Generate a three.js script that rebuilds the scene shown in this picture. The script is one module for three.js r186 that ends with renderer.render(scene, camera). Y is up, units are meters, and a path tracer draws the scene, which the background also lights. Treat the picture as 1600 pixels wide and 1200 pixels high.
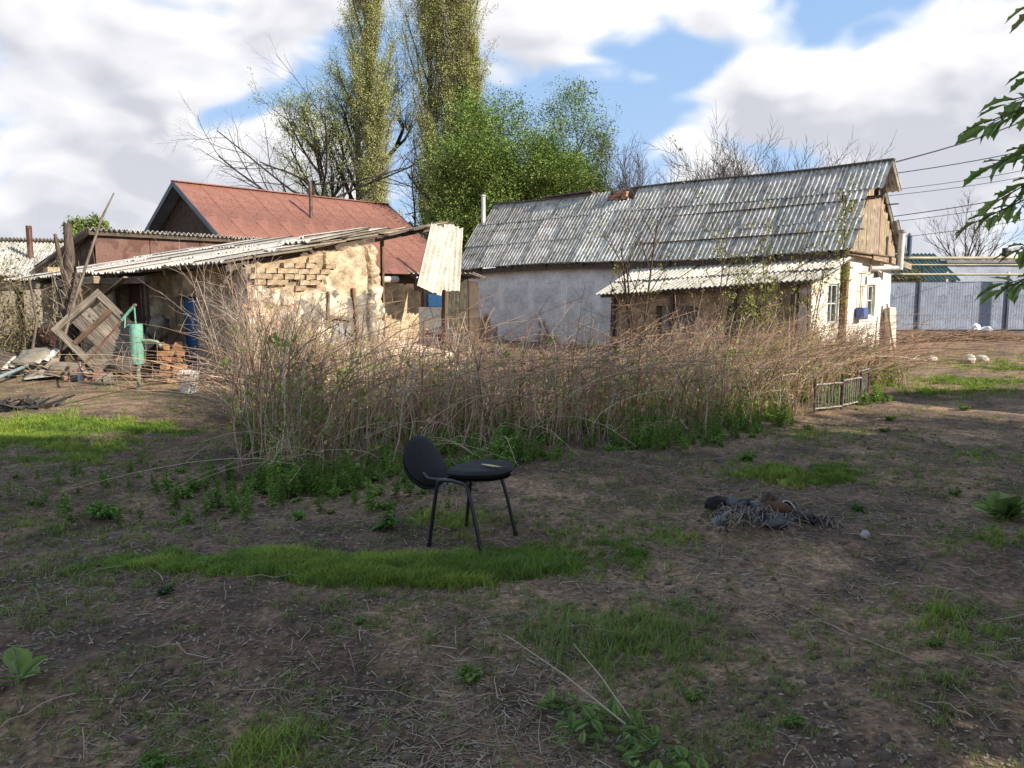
import * as THREE from 'three';

// ---------------------------------------------------------------- camera, sky, sun, exposure
const scene = new THREE.Scene();
const camera = new THREE.PerspectiveCamera(52, 4 / 3, 0.05, 900);
camera.position.set(0, 1.6, 0);
camera.rotation.x = -0.11332;
const renderer = new THREE.WebGLRenderer();
renderer.toneMapping = THREE.LinearToneMapping;
renderer.toneMappingExposure = 1.66;
renderer.shadowMap.enabled = true;

function mulberry(a) { return () => { a |= 0; a = a + 0x6D2B79F5 | 0; let t = Math.imul(a ^ a >>> 15, 1 | a); t = t + Math.imul(t ^ t >>> 7, 61 | t) ^ t; return ((t ^ t >>> 14) >>> 0) / 4294967296; }; }
const hash = (x, y, z) => { let h = Math.imul(x, 374761393) + Math.imul(y, 668265263) + Math.imul(z, 2147483647 - 1274126177) | 0; h = Math.imul(h ^ h >>> 13, 1274126177); h = Math.imul(h ^ h >>> 15, 2246822519); return ((h ^ h >>> 16) >>> 0) / 4294967296; };
const fade = (t) => t * t * t * (t * (t * 6 - 15) + 10), mix = (a, b, t) => a + (b - a) * t, sat = (x) => x < 0 ? 0 : x > 1 ? 1 : x;
const step = (a, b, x) => { const t = sat((x - a) / (b - a)); return t * t * (3 - 2 * t); };
function noise3(x, y, z) {
  const X = Math.floor(x), Y = Math.floor(y), Z = Math.floor(z), u = fade(x - X), v = fade(y - Y), w = fade(z - Z);
  const L = (zz) => mix(mix(hash(X, Y, zz), hash(X + 1, Y, zz), u), mix(hash(X, Y + 1, zz), hash(X + 1, Y + 1, zz), u), v);
  return mix(L(Z), L(Z + 1), w);
}
function noise2(x, y, s = 0, per = 0) {
  const X = Math.floor(x), Y = Math.floor(y), u = fade(x - X), v = fade(y - Y);
  const m = per ? (i) => ((i % per) + per) % per : (i) => i;
  return mix(mix(hash(m(X), m(Y), s), hash(m(X + 1), m(Y), s), u), mix(hash(m(X), m(Y + 1), s), hash(m(X + 1), m(Y + 1), s), u), v);
}
const fbm2 = (x, y, o = 4, s = 0, per = 0) => { let a = 0, k = 0.5, n = 0; for (let i = 0; i < o; i++) { a += k * noise2(x, y, s + i * 17, per); n += k; x *= 2; y *= 2; per *= 2; k *= 0.5; } return a / n; };
const fbm3 = (x, y, z, o) => { let a = 0, k = 0.5, n = 0; for (let i = 0; i < o; i++) { a += k * noise3(x, y, z); n += k; x = x * 2.03 + 7.1; y = y * 2.03 + 3.7; z = z * 2.03 + 1.3; k *= 0.5; } return a / n; };

const SUN = new THREE.Vector3(0.757, 0.485, 0.437).normalize();
const sun = new THREE.DirectionalLight(new THREE.Color(1, 0.9, 0.76), 4.9);
sun.position.copy(SUN).multiplyScalar(90);
sun.target.position.set(0, 0, -14);
sun.position.add(sun.target.position);
sun.castShadow = true; sun.shadow.mapSize.set(4096, 4096);
Object.assign(sun.shadow.camera, { left: -45, right: 45, top: 45, bottom: -45, near: 1, far: 220 });
scene.add(sun, sun.target);

// sky: air and broken cumulus, the same weather all the way round; a few masses placed as they stood that afternoon
{
  const W = 2048, Hh = 1024, data = new Float32Array(W * Hh * 4), R = Math.PI / 180;
  const masses = [[-28, 12, 12, 7, .46], [-32, 18, 6, 4, .22], [-17, 8, 8, 4, .3], [-29, 3, 12, 3, .18], [-15, 19.5, 6, 2.2, .34], [-10, 15, 4, 2.6, -.3], [-8, 10, 3.2, 5, -.2], [6, 9, 5, 4.5, -.4],
    [3, 18, 6.5, 2.3, .4], [13, 19.3, 5, 1.5, .3], [10, 15.9, 6, .9, -.3], [23, 18.8, 3.6, 1.8, -.34], [17, 13, 8, 2.2, .34], [30, 14, 6, 6, .4], [24, 7, 12, 4, .3], [25, 2, 12, 2, .12], [-24, 23, 12, 3, .2], [8, 4, 6, 2, .1]];
  const bias = (az, el) => { let b = 0; for (const [a, e, ra, re, w] of masses) { const q = ((az - a) / ra) ** 2 + ((el - e) / re) ** 2; if (q < 6) b += w * Math.exp(-q); } return b; };
  const dir = (az, el) => { const c = Math.cos(el * R); return [Math.sin(az * R) * c, Math.sin(el * R), -Math.cos(az * R) * c]; };
  const dens = (az, el, oct) => { const [x, y, z] = dir(az, el), wx = fbm3(x * 9 + 3, y * 16, z * 9, 2) - .5, wy = fbm3(x * 9, y * 16 + 8, z * 9 + 4, 2) - .5; return fbm3(x * 6.2 + 31 + wx * 1.1, y * 14 + 5 + wy * 1.3, z * 6.2 + 11 - wx * .7, oct) * 1.15 - 0.585 + bias(az, el); };
  for (let j = 0; j < Hh; j++) {
    const el = ((j + .5) / Hh - .5) * 180;
    for (let i = 0; i < W; i++) {
      const k = (j * W + i) * 4;
      let r = .24, g = .235, b = .23;
      if (el > -3) {
        const az = ((i + .5) / W * 360 - 180) + 90, azw = ((az + 540) % 360) - 180, e = Math.max(el, 0);
        const t = Math.pow(sat(e / 60), .6), h = Math.exp(-e / 6);
        r = mix(.285, .14, t); g = mix(.425, .26, t); b = mix(.615, .48, t);
        r = mix(r, .48, h * .75); g = mix(g, .54, h * .75); b = mix(b, .62, h * .75);
        const d = dens(azw, e, 8);
        if (d > -.07) {
          const a = step(-.07, .16, d) * (.78 + .22 * step(0, .22, d));
          let occ = sat(dens(azw, e + 1.0, 6) * 3.2) * .3 + sat(dens(azw, e + 2.4, 5) * 3) * .36 + sat(dens(azw, e + 4.4, 4) * 3) * .34;
          const near = sat((dens(azw + 1.2, e + .7, 7) - d) * 3.4 + .4);
          occ = sat(occ * (.55 + .5 * near) * (.6 + 2.0 * sat(d)) + .22 * (near - .35));
          const cr = mix(.72, .385, occ), cg = mix(.71, .395, occ), cb = mix(.71, .44, occ), hz = h * .45;
          r = mix(r, mix(cr, .54, hz), a); g = mix(g, mix(cg, .555, hz), a); b = mix(b, mix(cb, .585, hz), a);
        }
      }
      data[k] = r; data[k + 1] = g; data[k + 2] = b; data[k + 3] = 1;
    }
  }
  const sky = new THREE.DataTexture(data, W, Hh, THREE.RGBAFormat, THREE.FloatType);
  sky.mapping = THREE.EquirectangularReflectionMapping; sky.magFilter = THREE.LinearFilter; sky.minFilter = THREE.LinearFilter; sky.wrapS = THREE.RepeatWrapping; sky.needsUpdate = true;
  scene.background = sky; scene.environment = sky;
}

// ---------------------------------------------------------------- helpers
const V = (x, y, z) => new THREE.Vector3(x, y, z);
const used = {};
function numbered(n) { if (!used[n]) { used[n] = 1; return n; } const k = used[n]++; return n + '_' + String(k).padStart(3, '0'); }
function thing(name, label, category, pos = [0, 0, 0], turn = 0, group) {
  const o = new THREE.Group(); o.name = numbered(name); o.position.set(...pos); o.rotation.y = turn; o.userData = { label, category };
  if (group) o.userData.group = group;
  scene.add(o); return o;
}
const tag = (o, label, category, group) => { o.name = numbered(o.name); o.userData.label = label; o.userData.category = category; if (group) o.userData.group = group; return o; };
const kindOf = (o, kind, label, category) => { o.userData.kind = kind; if (label) o.userData.label = label; if (category) o.userData.category = category; return o; };
const sub = (name, parent) => { const o = new THREE.Group(); o.name = name; parent.add(o); return o; };

class Acc {
  constructor() { this.p = []; this.n = []; this.u = []; this.c = []; this.i = []; this.col = [1, 1, 1]; }
  vert(x, y, z, nx, ny, nz, u, v, c = this.col) { this.p.push(x, y, z); this.n.push(nx, ny, nz); this.u.push(u, v); this.c.push(c[0], c[1], c[2]); return this.p.length / 3 - 1; }
  tri(a, b, c) { this.i.push(a, b, c); }
  box(size, pos, rot = [0, 0, 0], jit = 0, rnd = Math.random) {
    const m = new THREE.Matrix4().compose(V(...pos), new THREE.Quaternion().setFromEuler(new THREE.Euler(...rot)), V(1, 1, 1));
    const [a, b, c] = size.map((s) => s / 2), corner = [];
    for (let k = 0; k < 8; k++) corner.push(V((k & 1 ? a : -a) + (jit ? (rnd() - .5) * jit : 0), (k & 2 ? b : -b) + (jit ? (rnd() - .5) * jit : 0), (k & 4 ? c : -c) + (jit ? (rnd() - .5) * jit : 0)).applyMatrix4(m));
    const faces = [[1, 3, 7, 5, 2, 1], [0, 4, 6, 2, 2, 1], [2, 6, 7, 3, 0, 2], [0, 1, 5, 4, 0, 2], [4, 5, 7, 6, 0, 1], [0, 2, 3, 1, 0, 1]];
    const o = (pos[0] * 3.7 + pos[1] * 2.3 + pos[2] * 1.9);
    for (const f of faces) {
      const [A, B, C, D] = f.slice(0, 4).map((k) => corner[k]);
      const e1 = B.clone().sub(A), e2 = D.clone().sub(A), n = e1.clone().cross(e2).normalize(), l1 = e1.length(), l2 = e2.length(), sw = l2 > l1;
      const uv = sw ? [[0, 0], [0, l1], [l2, l1], [l2, 0]] : [[0, 0], [l1, 0], [l1, l2], [0, l2]];
      const k = [A, B, C, D].map((q, t) => this.vert(q.x, q.y, q.z, n.x, n.y, n.z, uv[t][0] + o, uv[t][1] + o * .37));
      this.tri(k[0], k[1], k[2]); this.tri(k[0], k[2], k[3]);
    }
    return this;
  }
  tube(pts, rad, sides = 6, cap = false) {
    const n = pts.length, r = (k) => Array.isArray(rad) ? (rad.length === n ? rad[k] : mix(rad[0], rad[1], k / (n - 1))) : rad;
    const t = V(0, 0, 0), a = V(0.31, 0.17, 0.93), b = V(0, 0, 0); let len = 0, prev = -1;
    for (let k = 0; k < n; k++) {
      t.subVectors(pts[Math.min(n - 1, k + 1)], pts[Math.max(0, k - 1)]).normalize();
      a.addScaledVector(t, -a.dot(t)); if (a.lengthSq() < 1e-4) a.set(t.y, t.z, -t.x).addScaledVector(t, -(t.y * t.x + t.z * t.y - t.x * t.z));
      a.normalize(); b.crossVectors(t, a);
      if (k) len += pts[k].distanceTo(pts[k - 1]);
      const q = pts[k], rr = r(k), base = this.p.length / 3;
      for (let s = 0; s <= sides; s++) {
        const w = s / sides * Math.PI * 2, cx = Math.cos(w), sy = Math.sin(w), nx = a.x * cx + b.x * sy, ny = a.y * cx + b.y * sy, nz = a.z * cx + b.z * sy;
        this.vert(q.x + nx * rr, q.y + ny * rr, q.z + nz * rr, nx, ny, nz, len, s / sides * rr * 6.28);
      }
      if (prev >= 0) for (let s = 0; s < sides; s++) { this.tri(prev + s, prev + s + 1, base + s); this.tri(prev + s + 1, base + s + 1, base + s); }
      prev = base;
    }
    if (cap) for (const e of [0, n - 1]) {
      const q = pts[e], d = V(0, 0, 0).subVectors(pts[e], pts[e ? n - 2 : 1]).normalize(), st = e ? prev : prev - (n - 1) * (sides + 1), m = this.vert(q.x, q.y, q.z, d.x, d.y, d.z, 0, 0);
      const ring = []; for (let s = 0; s <= sides; s++) { const k = (st + s) * 3; ring.push(this.vert(this.p[k], this.p[k + 1], this.p[k + 2], d.x, d.y, d.z, 0, 0)); }
      for (let s = 0; s < sides; s++) e ? this.tri(m, ring[s], ring[s + 1]) : this.tri(m, ring[s + 1], ring[s]);
    }
    return this;
  }
  quad(A, B, C, D, n) {
    if (!n) n = B.clone().sub(A).cross(D.clone().sub(A)).normalize();
    const l1 = A.distanceTo(B), l2 = A.distanceTo(D), k = [[A, 0, 0], [B, l1, 0], [C, l1, l2], [D, 0, l2]].map(([q, u, v]) => this.vert(q.x, q.y, q.z, n.x, n.y, n.z, u, v));
    this.tri(k[0], k[1], k[2]); this.tri(k[0], k[2], k[3]); return this;
  }
  geo(smooth) {
    const g = new THREE.BufferGeometry();
    g.setAttribute('position', new THREE.Float32BufferAttribute(this.p, 3)); g.setAttribute('normal', new THREE.Float32BufferAttribute(this.n, 3));
    g.setAttribute('uv', new THREE.Float32BufferAttribute(this.u, 2)); g.setAttribute('color', new THREE.Float32BufferAttribute(this.c, 3)); g.setIndex(this.i);
    if (smooth) g.computeVertexNormals();
    return g;
  }
  build(name, mat, parent = scene, smooth = false) { const m = new THREE.Mesh(this.geo(smooth), mat); m.name = name; parent.add(m); return m; }
}
const boxPart = (name, mat, parent, size, pos, rot, col, jit, rnd) => { const a = new Acc(); if (col) a.col = col; a.box(size, pos, rot, jit, rnd); return a.build(name, mat, parent); };
const tubePart = (name, mat, parent, pts, rad, sides = 8, col) => { const a = new Acc(); if (col) a.col = col; a.tube(pts.map((q) => V(...q)), rad, sides, true); return a.build(name, mat, parent); };
// a board from one point to another
function beam(name, mat, parent, A, B, w, h, col, roll = 0) {
  const a = V(...A), b = V(...B), d = b.clone().sub(a), L = d.length(), acc = new Acc(); if (col) acc.col = col;
  acc.box([L, h, w], [0, 0, 0]);
  const m = acc.build(name, mat, parent);
  const x = d.normalize(), y0 = Math.abs(x.y) > .98 ? V(1, 0, 0) : V(0, 1, 0), z = x.clone().cross(y0).normalize(), y = z.clone().cross(x);
  m.quaternion.setFromRotationMatrix(new THREE.Matrix4().makeBasis(x, y, z)).multiply(new THREE.Quaternion().setFromAxisAngle(V(1, 0, 0), roll)); m.position.copy(a.add(b).multiplyScalar(.5));
  return m;
}

// ---------------------------------------------------------------- textures (colour grain and fine relief only)
function tex(size, f, srgb = true) {
  const d = new Uint8Array(size * size * 4);
  for (let j = 0; j < size; j++) for (let i = 0; i < size; i++) { const c = f(i / size, j / size), k = (j * size + i) * 4; for (let q = 0; q < 3; q++) d[k + q] = Math.max(0, Math.min(255, (c.length ? c[q] : c) * 255)); d[k + 3] = 255; }
  const t = new THREE.DataTexture(d, size, size, THREE.RGBAFormat); t.wrapS = t.wrapT = THREE.RepeatWrapping; t.magFilter = THREE.LinearFilter; t.minFilter = THREE.LinearMipmapLinearFilter; t.generateMipmaps = true;
  if (srgb) t.colorSpace = THREE.SRGBColorSpace; t.needsUpdate = true; return t;
}
const rep = (t, x, y = x) => { const c = t.clone(); c.repeat.set(x, y); c.needsUpdate = true; return c; };
const slateF = (u, v) => { const a = fbm2(u * 8, v * 8, 5, 3, 8), s = fbm2(u * 48, v * 4, 3, 9, 4), l = step(.62, .72, fbm2(u * 40, v * 40, 3, 21, 40)), k = .75 * step(.48, .8, fbm2(u * 36, v * 18, 5, 40, 18)); const g = .76 + .34 * (a - .5) + .36 * (s - .5); return [g * (1 - .3 * k) + .05 * l, g * (1 - .31 * k) + .04 * l, g * (1 - .33 * k) - .04 * l]; };
const woodF = (u, v) => { const w = noise2(u * 4, v * 4, 5, 4) * .5, g = fbm2(u * 8, (v + w * .03) * 80, 3, 6, 8), s = fbm2(u * 4, v * 160, 2, 8, 4), kn = step(.74, .8, fbm2(u * 10, v * 20, 3, 55, 10)); const t = .6 + .55 * (g - .5) + .45 * (s - .5) - .3 * kn; return [t * 1.03, t, t * .96]; };
const plasF = (u, v) => { const a = fbm2(u * 6, v * 6, 6, 70, 6), b = fbm2(u * 40, v * 40, 3, 71, 40), c = Math.abs(fbm2(u * 7, v * 7, 4, 74, 7) - .5), cr = c < .006 ? .25 : 0; const t = .86 + .22 * (a - .5) + .14 * (b - .5) - cr; return [t, t * .99, t * .97]; };
const adobF = (u, v) => { const a = fbm2(u * 5, v * 5, 6, 80, 5), b = fbm2(u * 60, v * 60, 3, 81, 60), st = step(.7, .78, fbm2(u * 20, v * 70, 2, 84, 10)); const t = .74 + .5 * (a - .5) + .34 * (b - .5) + .14 * st; return [t, t * .98, t * .94]; };
const soilF = (u, v) => { const a = fbm2(u * 10, v * 10, 6, 90, 10), b = fbm2(u * 90, v * 90, 3, 91, 90), st = Math.max(step(.72, .78, fbm2(u * 130, v * 26, 2, 94, 26)), step(.72, .78, fbm2(u * 26, v * 130, 2, 95, 26))), p = step(.72, .8, fbm2(u * 64, v * 64, 2, 99, 64)); const t = .62 + .5 * (a - .5) + .5 * (b - .5); return [t + .07 * st + .1 * p, t * .96 + .06 * st + .1 * p, t * .92 + .04 * st + .1 * p]; };
const rustF = (u, v) => { const a = fbm2(u * 6, v * 6, 6, 120, 6), b = fbm2(u * 40, v * 40, 3, 121, 40), k = step(.5, .66, a); const t = .75 + .3 * (b - .5); return [t * mix(1, .8, k), t * mix(1, .66, k), t * mix(1, .58, k)]; };
const T = { slate: tex(512, slateF), wood: tex(512, woodF), plaster: tex(512, plasF), adobe: tex(512, adobF), soil: tex(1024, soilF), rust: tex(512, rustF) };
const lum = (f) => (u, v) => { const c = f(u, v); return c[0]; };
const Bm = { slate: tex(256, lum(slateF), false), wood: tex(256, lum(woodF), false), plaster: tex(256, lum(plasF), false), adobe: tex(256, lum(adobF), false), soil: tex(1024, lum(soilF), false) };
const M = {};
function mat(name, col, rough = .9, o = {}) { const m = new THREE.MeshPhysicalMaterial({ color: new THREE.Color().setRGB(...col), roughness: rough, vertexColors: true, side: THREE.DoubleSide, ...o }); m.name = name; M[name] = m; return m; }
const withTex = (k, s, b) => ({ map: rep(T[k], s), ...(b ? { bumpMap: rep(Bm[k], s), bumpScale: b } : {}) });
mat('slate', [.92, .865, .78], .95, withTex('slate', .8, .004));
mat('slatePale', [.74, .70, .63], .95, withTex('plaster', .9, .002));
mat('wood', [.56, .49, .41], .85, withTex('wood', .9, .004));
mat('plaster', [1.24, 1.22, 1.19], .95, withTex('plaster', .7, .004));
mat('adobe', [1.7, 1.68, 1.62], .98, withTex('adobe', 1.1, .012));
mat('soil', [2.15, 1.93, 1.66], 1, withTex('soil', .42, .018));
mat('metal', [1, 1, 1], .5, withTex('rust', .8));
mat('paint', [1.1, 1.1, 1.1], .5, withTex('plaster', .5));
mat('plain', [1, 1, 1], .85);
mat('cane', [1, 1, 1], .85, { specularIntensity: .35 });
mat('farLeaf', [1, 1, 1], .8, { specularIntensity: .3 });
mat('bark', [1, 1, 1], .95, withTex('wood', 1.2, .01));
mat('leaf', [1, 1, 1], .75, { transmission: .38, thickness: 0, specularIntensity: .3 });
mat('grass', [1, 1, 1], .7, { transmission: .3, thickness: 0, specularIntensity: .3 });
mat('straw', [1, 1, 1], .85);
mat('glass', [.9, .95, .95], .06, { transmission: 1, thickness: 0, vertexColors: false });
mat('redRoof', [.36, .165, .12], .6, withTex('plaster', .3));
mat('cloth', [1, 1, 1], .95, withTex('plaster', 3, .003));

// ---------------------------------------------------------------- ground
const bump = (x, z, cx, cz, r, h) => h * Math.exp(-((x - cx) ** 2 + (z - cz) ** 2) / (r * r));
function gh(x, z) {
  const near = Math.exp(-(x * x + (z + 6) ** 2) / 260);
  return (fbm2(x * .5 + 40, z * .5 + 40, 3, 7) - .5) * .16 * near + (fbm2(x * 2.3 + 9, z * 2.3, 3, 8) - .5) * .05 * near + (fbm2(x * 9, z * 9, 3, 11) - .5) * .024 * near
    + bump(x, z, 1.75, -5.3, .42, .07) + bump(x, z, 13.3, -23.5, 2.6, .28) + bump(x, z, 19, -26, 4, .22) + bump(x, z, -9, -15.6, 1.6, .12);
}
const grassSpots = [[-1.75, -4.55, .95, .3, 1], [-.75, -4.42, .85, .27, 1], [.2, -4.72, .6, .28, .9], [2.75, -6.85, .8, .42, 1], [-5.2, -9.2, 2.0, .8, .85], [-4.3, -7.7, 1.2, .7, .5], [-3.4, -5.3, 1.2, .4, .34], [-6.4, -8.2, 1.4, 1, .5],
  [8.4, -14.4, 2.2, 1.0, .62], [11.6, -16.8, 2.4, .9, .75], [7.4, -12.9, 1.5, .6, .42], [12.5, -18.6, 3.5, .8, .5], [.55, -3.6, .4, .24, .3], [3.2, -4.9, .5, .3, .28], [4.6, -7.8, 1, .4, .3], [3.3, -8.8, 1, .35, .4], [.8, -5.0, .5, .25, .3], [-.5, -5.5, .4, .3, .25], [2.2, -3.6, .5, .3, .22], [-1.0, -2.7, .35, .2, .25], [5, -6, .7, .4, .28], [12, -20, 4, 1.0, .3]];
function grassAt(x, z) { let g = 0; for (const [a, b, rx, rz, w] of grassSpots) { const q = ((x - a) / rx) ** 2 + ((z - b) / rz) ** 2; if (q < 5) g += w * Math.exp(-q * .75); } g = sat(g); const n = fbm2(x * 2.6 + 3, z * 2.6, 4, 33) * .6 + fbm2(x * 9, z * 9, 3, 34) * .4; return g * step(.73 - .5 * g, .95 - .44 * g, n); }
function soilColor(x, z) {
  const n = fbm2(x * .8, z * .8, 5, 60), m = fbm2(x * 3.1 + 5, z * 3.1, 4, 62), dry = step(.38, .66, n) * .8 - .1 + (z < -9 ? .3 : 0) + (x < -4 && z < -9 ? .25 : 0) + (x > 9 && z < -14 ? .1 : 0);
  let r = mix(.135, .27, sat(dry)), g = mix(.10, .21, sat(dry)), b = mix(.076, .15, sat(dry));
  const k = .55 + .85 * m; r *= k; g *= k; b *= k;
  const gr = grassAt(x, z); r = mix(r, .09, gr * .4); g = mix(g, .115, gr * .4); b = mix(b, .04, gr * .4);
  const ash = Math.exp(-(((x + 2.75) / .45) ** 2 + ((z + 4.25) / .18) ** 2)) * step(.35, .6, m); r = mix(r, .05, ash); g = mix(g, .052, ash); b = mix(b, .06, ash);
  const mound = Math.exp(-(((x - 16) / 8) ** 2 + ((z + 25) / 4) ** 2)); r = mix(r, .17, mound * .7); g = mix(g, .115, mound * .7); b = mix(b, .075, mound * .7);
  return [r, g, b];
}
{
  const line = (dense, a, b, s, lim) => { const out = []; let v = a; while (v <= b) { out.push(v); v += s; } let w = s; v = b; while (v < lim) { w *= 1.16; v += w; out.push(v); } v = a; w = s; while (v > -lim) { w *= 1.16; v -= w; out.unshift(v); } return out; };
  const xs = line(0, -4.2, 5, .045, 420), zs = line(0, -9, -1.6, .045, 420), a = new Acc(), nx = xs.length;
  for (const z of zs) for (const x of xs) a.vert(x, gh(x, z), z, 0, 1, 0, x, z, soilColor(x, z));
  for (let j = 0; j < zs.length - 1; j++) for (let i = 0; i < nx - 1; i++) { const k = j * nx + i; a.tri(k, k + nx, k + 1); a.tri(k + 1, k + nx, k + nx + 1); }
  kindOf(a.build('ground', M.soil, scene, true), 'structure', 'brown bare yard earth littered with straw', 'ground');
}

// ---------------------------------------------------------------- building pieces
// a wall with its outer face towards -z (local), lower edge at y 0, running along +x; face relief and colour come from f(x, y) -> [depth, colour]; holes = [x0, x1, y0, y1]
function reliefWall(name, mt, parent, w, topAt, thick, f, cell, holes = [], endAt) {
  const lines = (lo, hi, cuts) => { const out = [lo]; const c = [...cuts, hi].sort((p, q) => p - q); for (const e of c) { const s = out[out.length - 1], n = Math.max(1, Math.round((e - s) / cell)); if (e - s < 1e-4) continue; for (let k = 1; k <= n; k++) out.push(s + (e - s) * k / n); } return out; };
  const H = Math.max(topAt(0), topAt(w), topAt(w / 2)), xs = lines(0, w, holes.flatMap((h) => [h[0], h[1]])), ts = lines(0, H, holes.flatMap((h) => [h[2], h[3]]));
  const a = new Acc(), nx = xs.length, inHole = (x, y) => holes.some((h) => x > h[0] && x < h[1] && y > h[2] && y < h[3]);
  const pos = (x, y) => { const e = endAt ? endAt(y) : w, xx = x * (e / w), top = topAt(xx); return [xx, holes.length ? Math.min(y, top) : y / H * top]; };
  for (const side of [0, 1]) {
    const base = a.p.length / 3;
    for (const y of ts) for (const x of xs) { const [px, py] = pos(x, y), q = f(px, py); a.vert(px, py, side ? thick : -q[0], 0, 0, side ? 1 : -1, px, py, q[1]); }
    for (let j = 0; j < ts.length - 1; j++) for (let i = 0; i < nx - 1; i++) {
      if (inHole((xs[i] + xs[i + 1]) / 2, (ts[j] + ts[j + 1]) / 2)) continue;
      const k = base + j * nx + i; if (side) { a.tri(k, k + 1, k + nx); a.tri(k + 1, k + nx + 1, k + nx); } else { a.tri(k, k + nx, k + 1); a.tri(k + 1, k + nx, k + nx + 1); }
    }
  }
  const strip = (list, n) => { const base = a.p.length / 3; for (const [x, y, d, c] of list) for (let s = 0; s <= 4; s++) { const z = mix(-d, thick, s / 4), j = s && s < 4 ? (fbm2(x * 9 + z * 11, y * 9 + z * 7, 3, 19) - .5) * Math.max(...f(x, y).slice(2), 0) : 0; a.vert(x + n[0] * j, y + n[1] * j, z, n[0], n[1], 0, z, x + y, c); } for (let i = 0; i < list.length - 1; i++) for (let s = 0; s < 4; s++) { const k = base + i * 5 + s; a.tri(k, k + 1, k + 5); a.tri(k + 1, k + 6, k + 5); } };
  const pt = (x, y) => { const [px, py] = pos(x, y), q = f(px, py); return [px, py, q[0], q[1]]; };
  strip(xs.map((x) => pt(x, H)), [0, 1]); strip(ts.map((y) => pt(0, y)), [-1, 0]); strip(ts.map((y) => pt(w, y)), [1, 0]);
  for (const [x0, x1, y0, y1] of holes) { strip([pt(x0, y0), pt(x0, y1)], [1, 0]); strip([pt(x1, y0), pt(x1, y1)], [-1, 0]); strip([pt(x0, y1), pt(x1, y1)], [0, -1]); if (y0 > 0.02) strip([pt(x0, y0), pt(x1, y0)], [0, 1]); }
  return a.build(name, mt, parent, true);
}
// a corrugated sheet: waves across x (0..w), length along z (0..L); y is the outside
const corrCache = {};
function corr(w, L, waves, amp, thick, o = {}) {
  const key = [w, L, waves, amp, thick, o.seed ?? 0, o.nick ?? 0, o.seg ?? 6].join();
  if (corrCache[key]) return corrCache[key];
  const a = new Acc(), seg = o.seg ?? 6, n = waves * seg, m = o.nl ?? 3, R = mulberry((o.seed ?? 0) + 77), edge = [], off = R() * 9;
  for (let i = 0; i <= n; i++) edge.push([(o.nick ?? 0) * (fbm2(i * .19 + off, 1, 3, 5) - .35), (o.nick ?? 0) * (fbm2(i * .19 + off, 8, 3, 6) - .35)]);
  for (const side of [0, 1]) {
    const base = a.p.length / 3;
    for (let j = 0; j <= m; j++) for (let i = 0; i <= n; i++) {
      const x = w * i / n, e = edge[i], z = mix(Math.max(0, e[0]), L - Math.max(0, e[1]), j / m), ph = i / seg * Math.PI * 2, y = amp * Math.cos(ph) - side * thick, s = -amp * Math.sin(ph) * waves * 6.283 / w, l = Math.hypot(1, s), q = side ? -1 : 1;
      a.vert(x, y, z, -s / l * q, 1 / l * q, 0, x + off, z + off * .7);
    }
    for (let j = 0; j < m; j++) for (let i = 0; i < n; i++) { const k = base + j * (n + 1) + i; if (side) { a.tri(k, k + 1, k + n + 1); a.tri(k + 1, k + n + 2, k + n + 1); } else { a.tri(k, k + n + 1, k + 1); a.tri(k + 1, k + n + 1, k + n + 2); } }
  }
  const h = (m + 1) * (n + 1), wall = (p, q, nn) => { const g = [p, q, q + h, p + h].map((k) => a.vert(a.p[k * 3], a.p[k * 3 + 1], a.p[k * 3 + 2], ...nn, a.u[k * 2], a.u[k * 2 + 1])); a.tri(g[0], g[1], g[2]); a.tri(g[0], g[2], g[3]); };
  for (let i = 0; i < n; i++) { wall(i, i + 1, [0, 0, -1]); wall(m * (n + 1) + i, m * (n + 1) + i + 1, [0, 0, 1]); }
  for (let j = 0; j < m; j++) { wall(j * (n + 1), (j + 1) * (n + 1), [-1, 0, 0]); wall(j * (n + 1) + n, (j + 1) * (n + 1) + n, [1, 0, 0]); }
  return corrCache[key] = a.geo();
}
// materials of sheets in a few tones
const tones = (base, list) => list.map((k, i) => { const m = M[base].clone(); m.color.multiplyScalar(k); m.color.r *= 1 + (i % 3 - 1) * .03; m.name = base + i; if (m.map) { m.map = m.map.clone(); m.map.offset.set(i * .37, i * .21); m.map.needsUpdate = true; } return m; });
const slateT = tones('slate', [.82, .95, 1.05, 1.15, .74]), paleT = tones('slatePale', [.85, 1, 1.1, .72]);
function sheet(parent, geo, m, corner, xdir, zdir, name = 'roof_sheet') {   // corner = where x=0,z=0 lies; xdir, zdir = unit vectors of width and length
  const s = new THREE.Mesh(geo, m); s.name = name; parent.add(s);
  const x = V(...xdir).normalize(), z = V(...zdir), y = z.clone().cross(x).normalize(); z.copy(x).cross(y);
  s.matrixAutoUpdate = true; s.quaternion.setFromRotationMatrix(new THREE.Matrix4().makeBasis(x, y, z)); s.position.set(...corner); return s;
}
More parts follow.
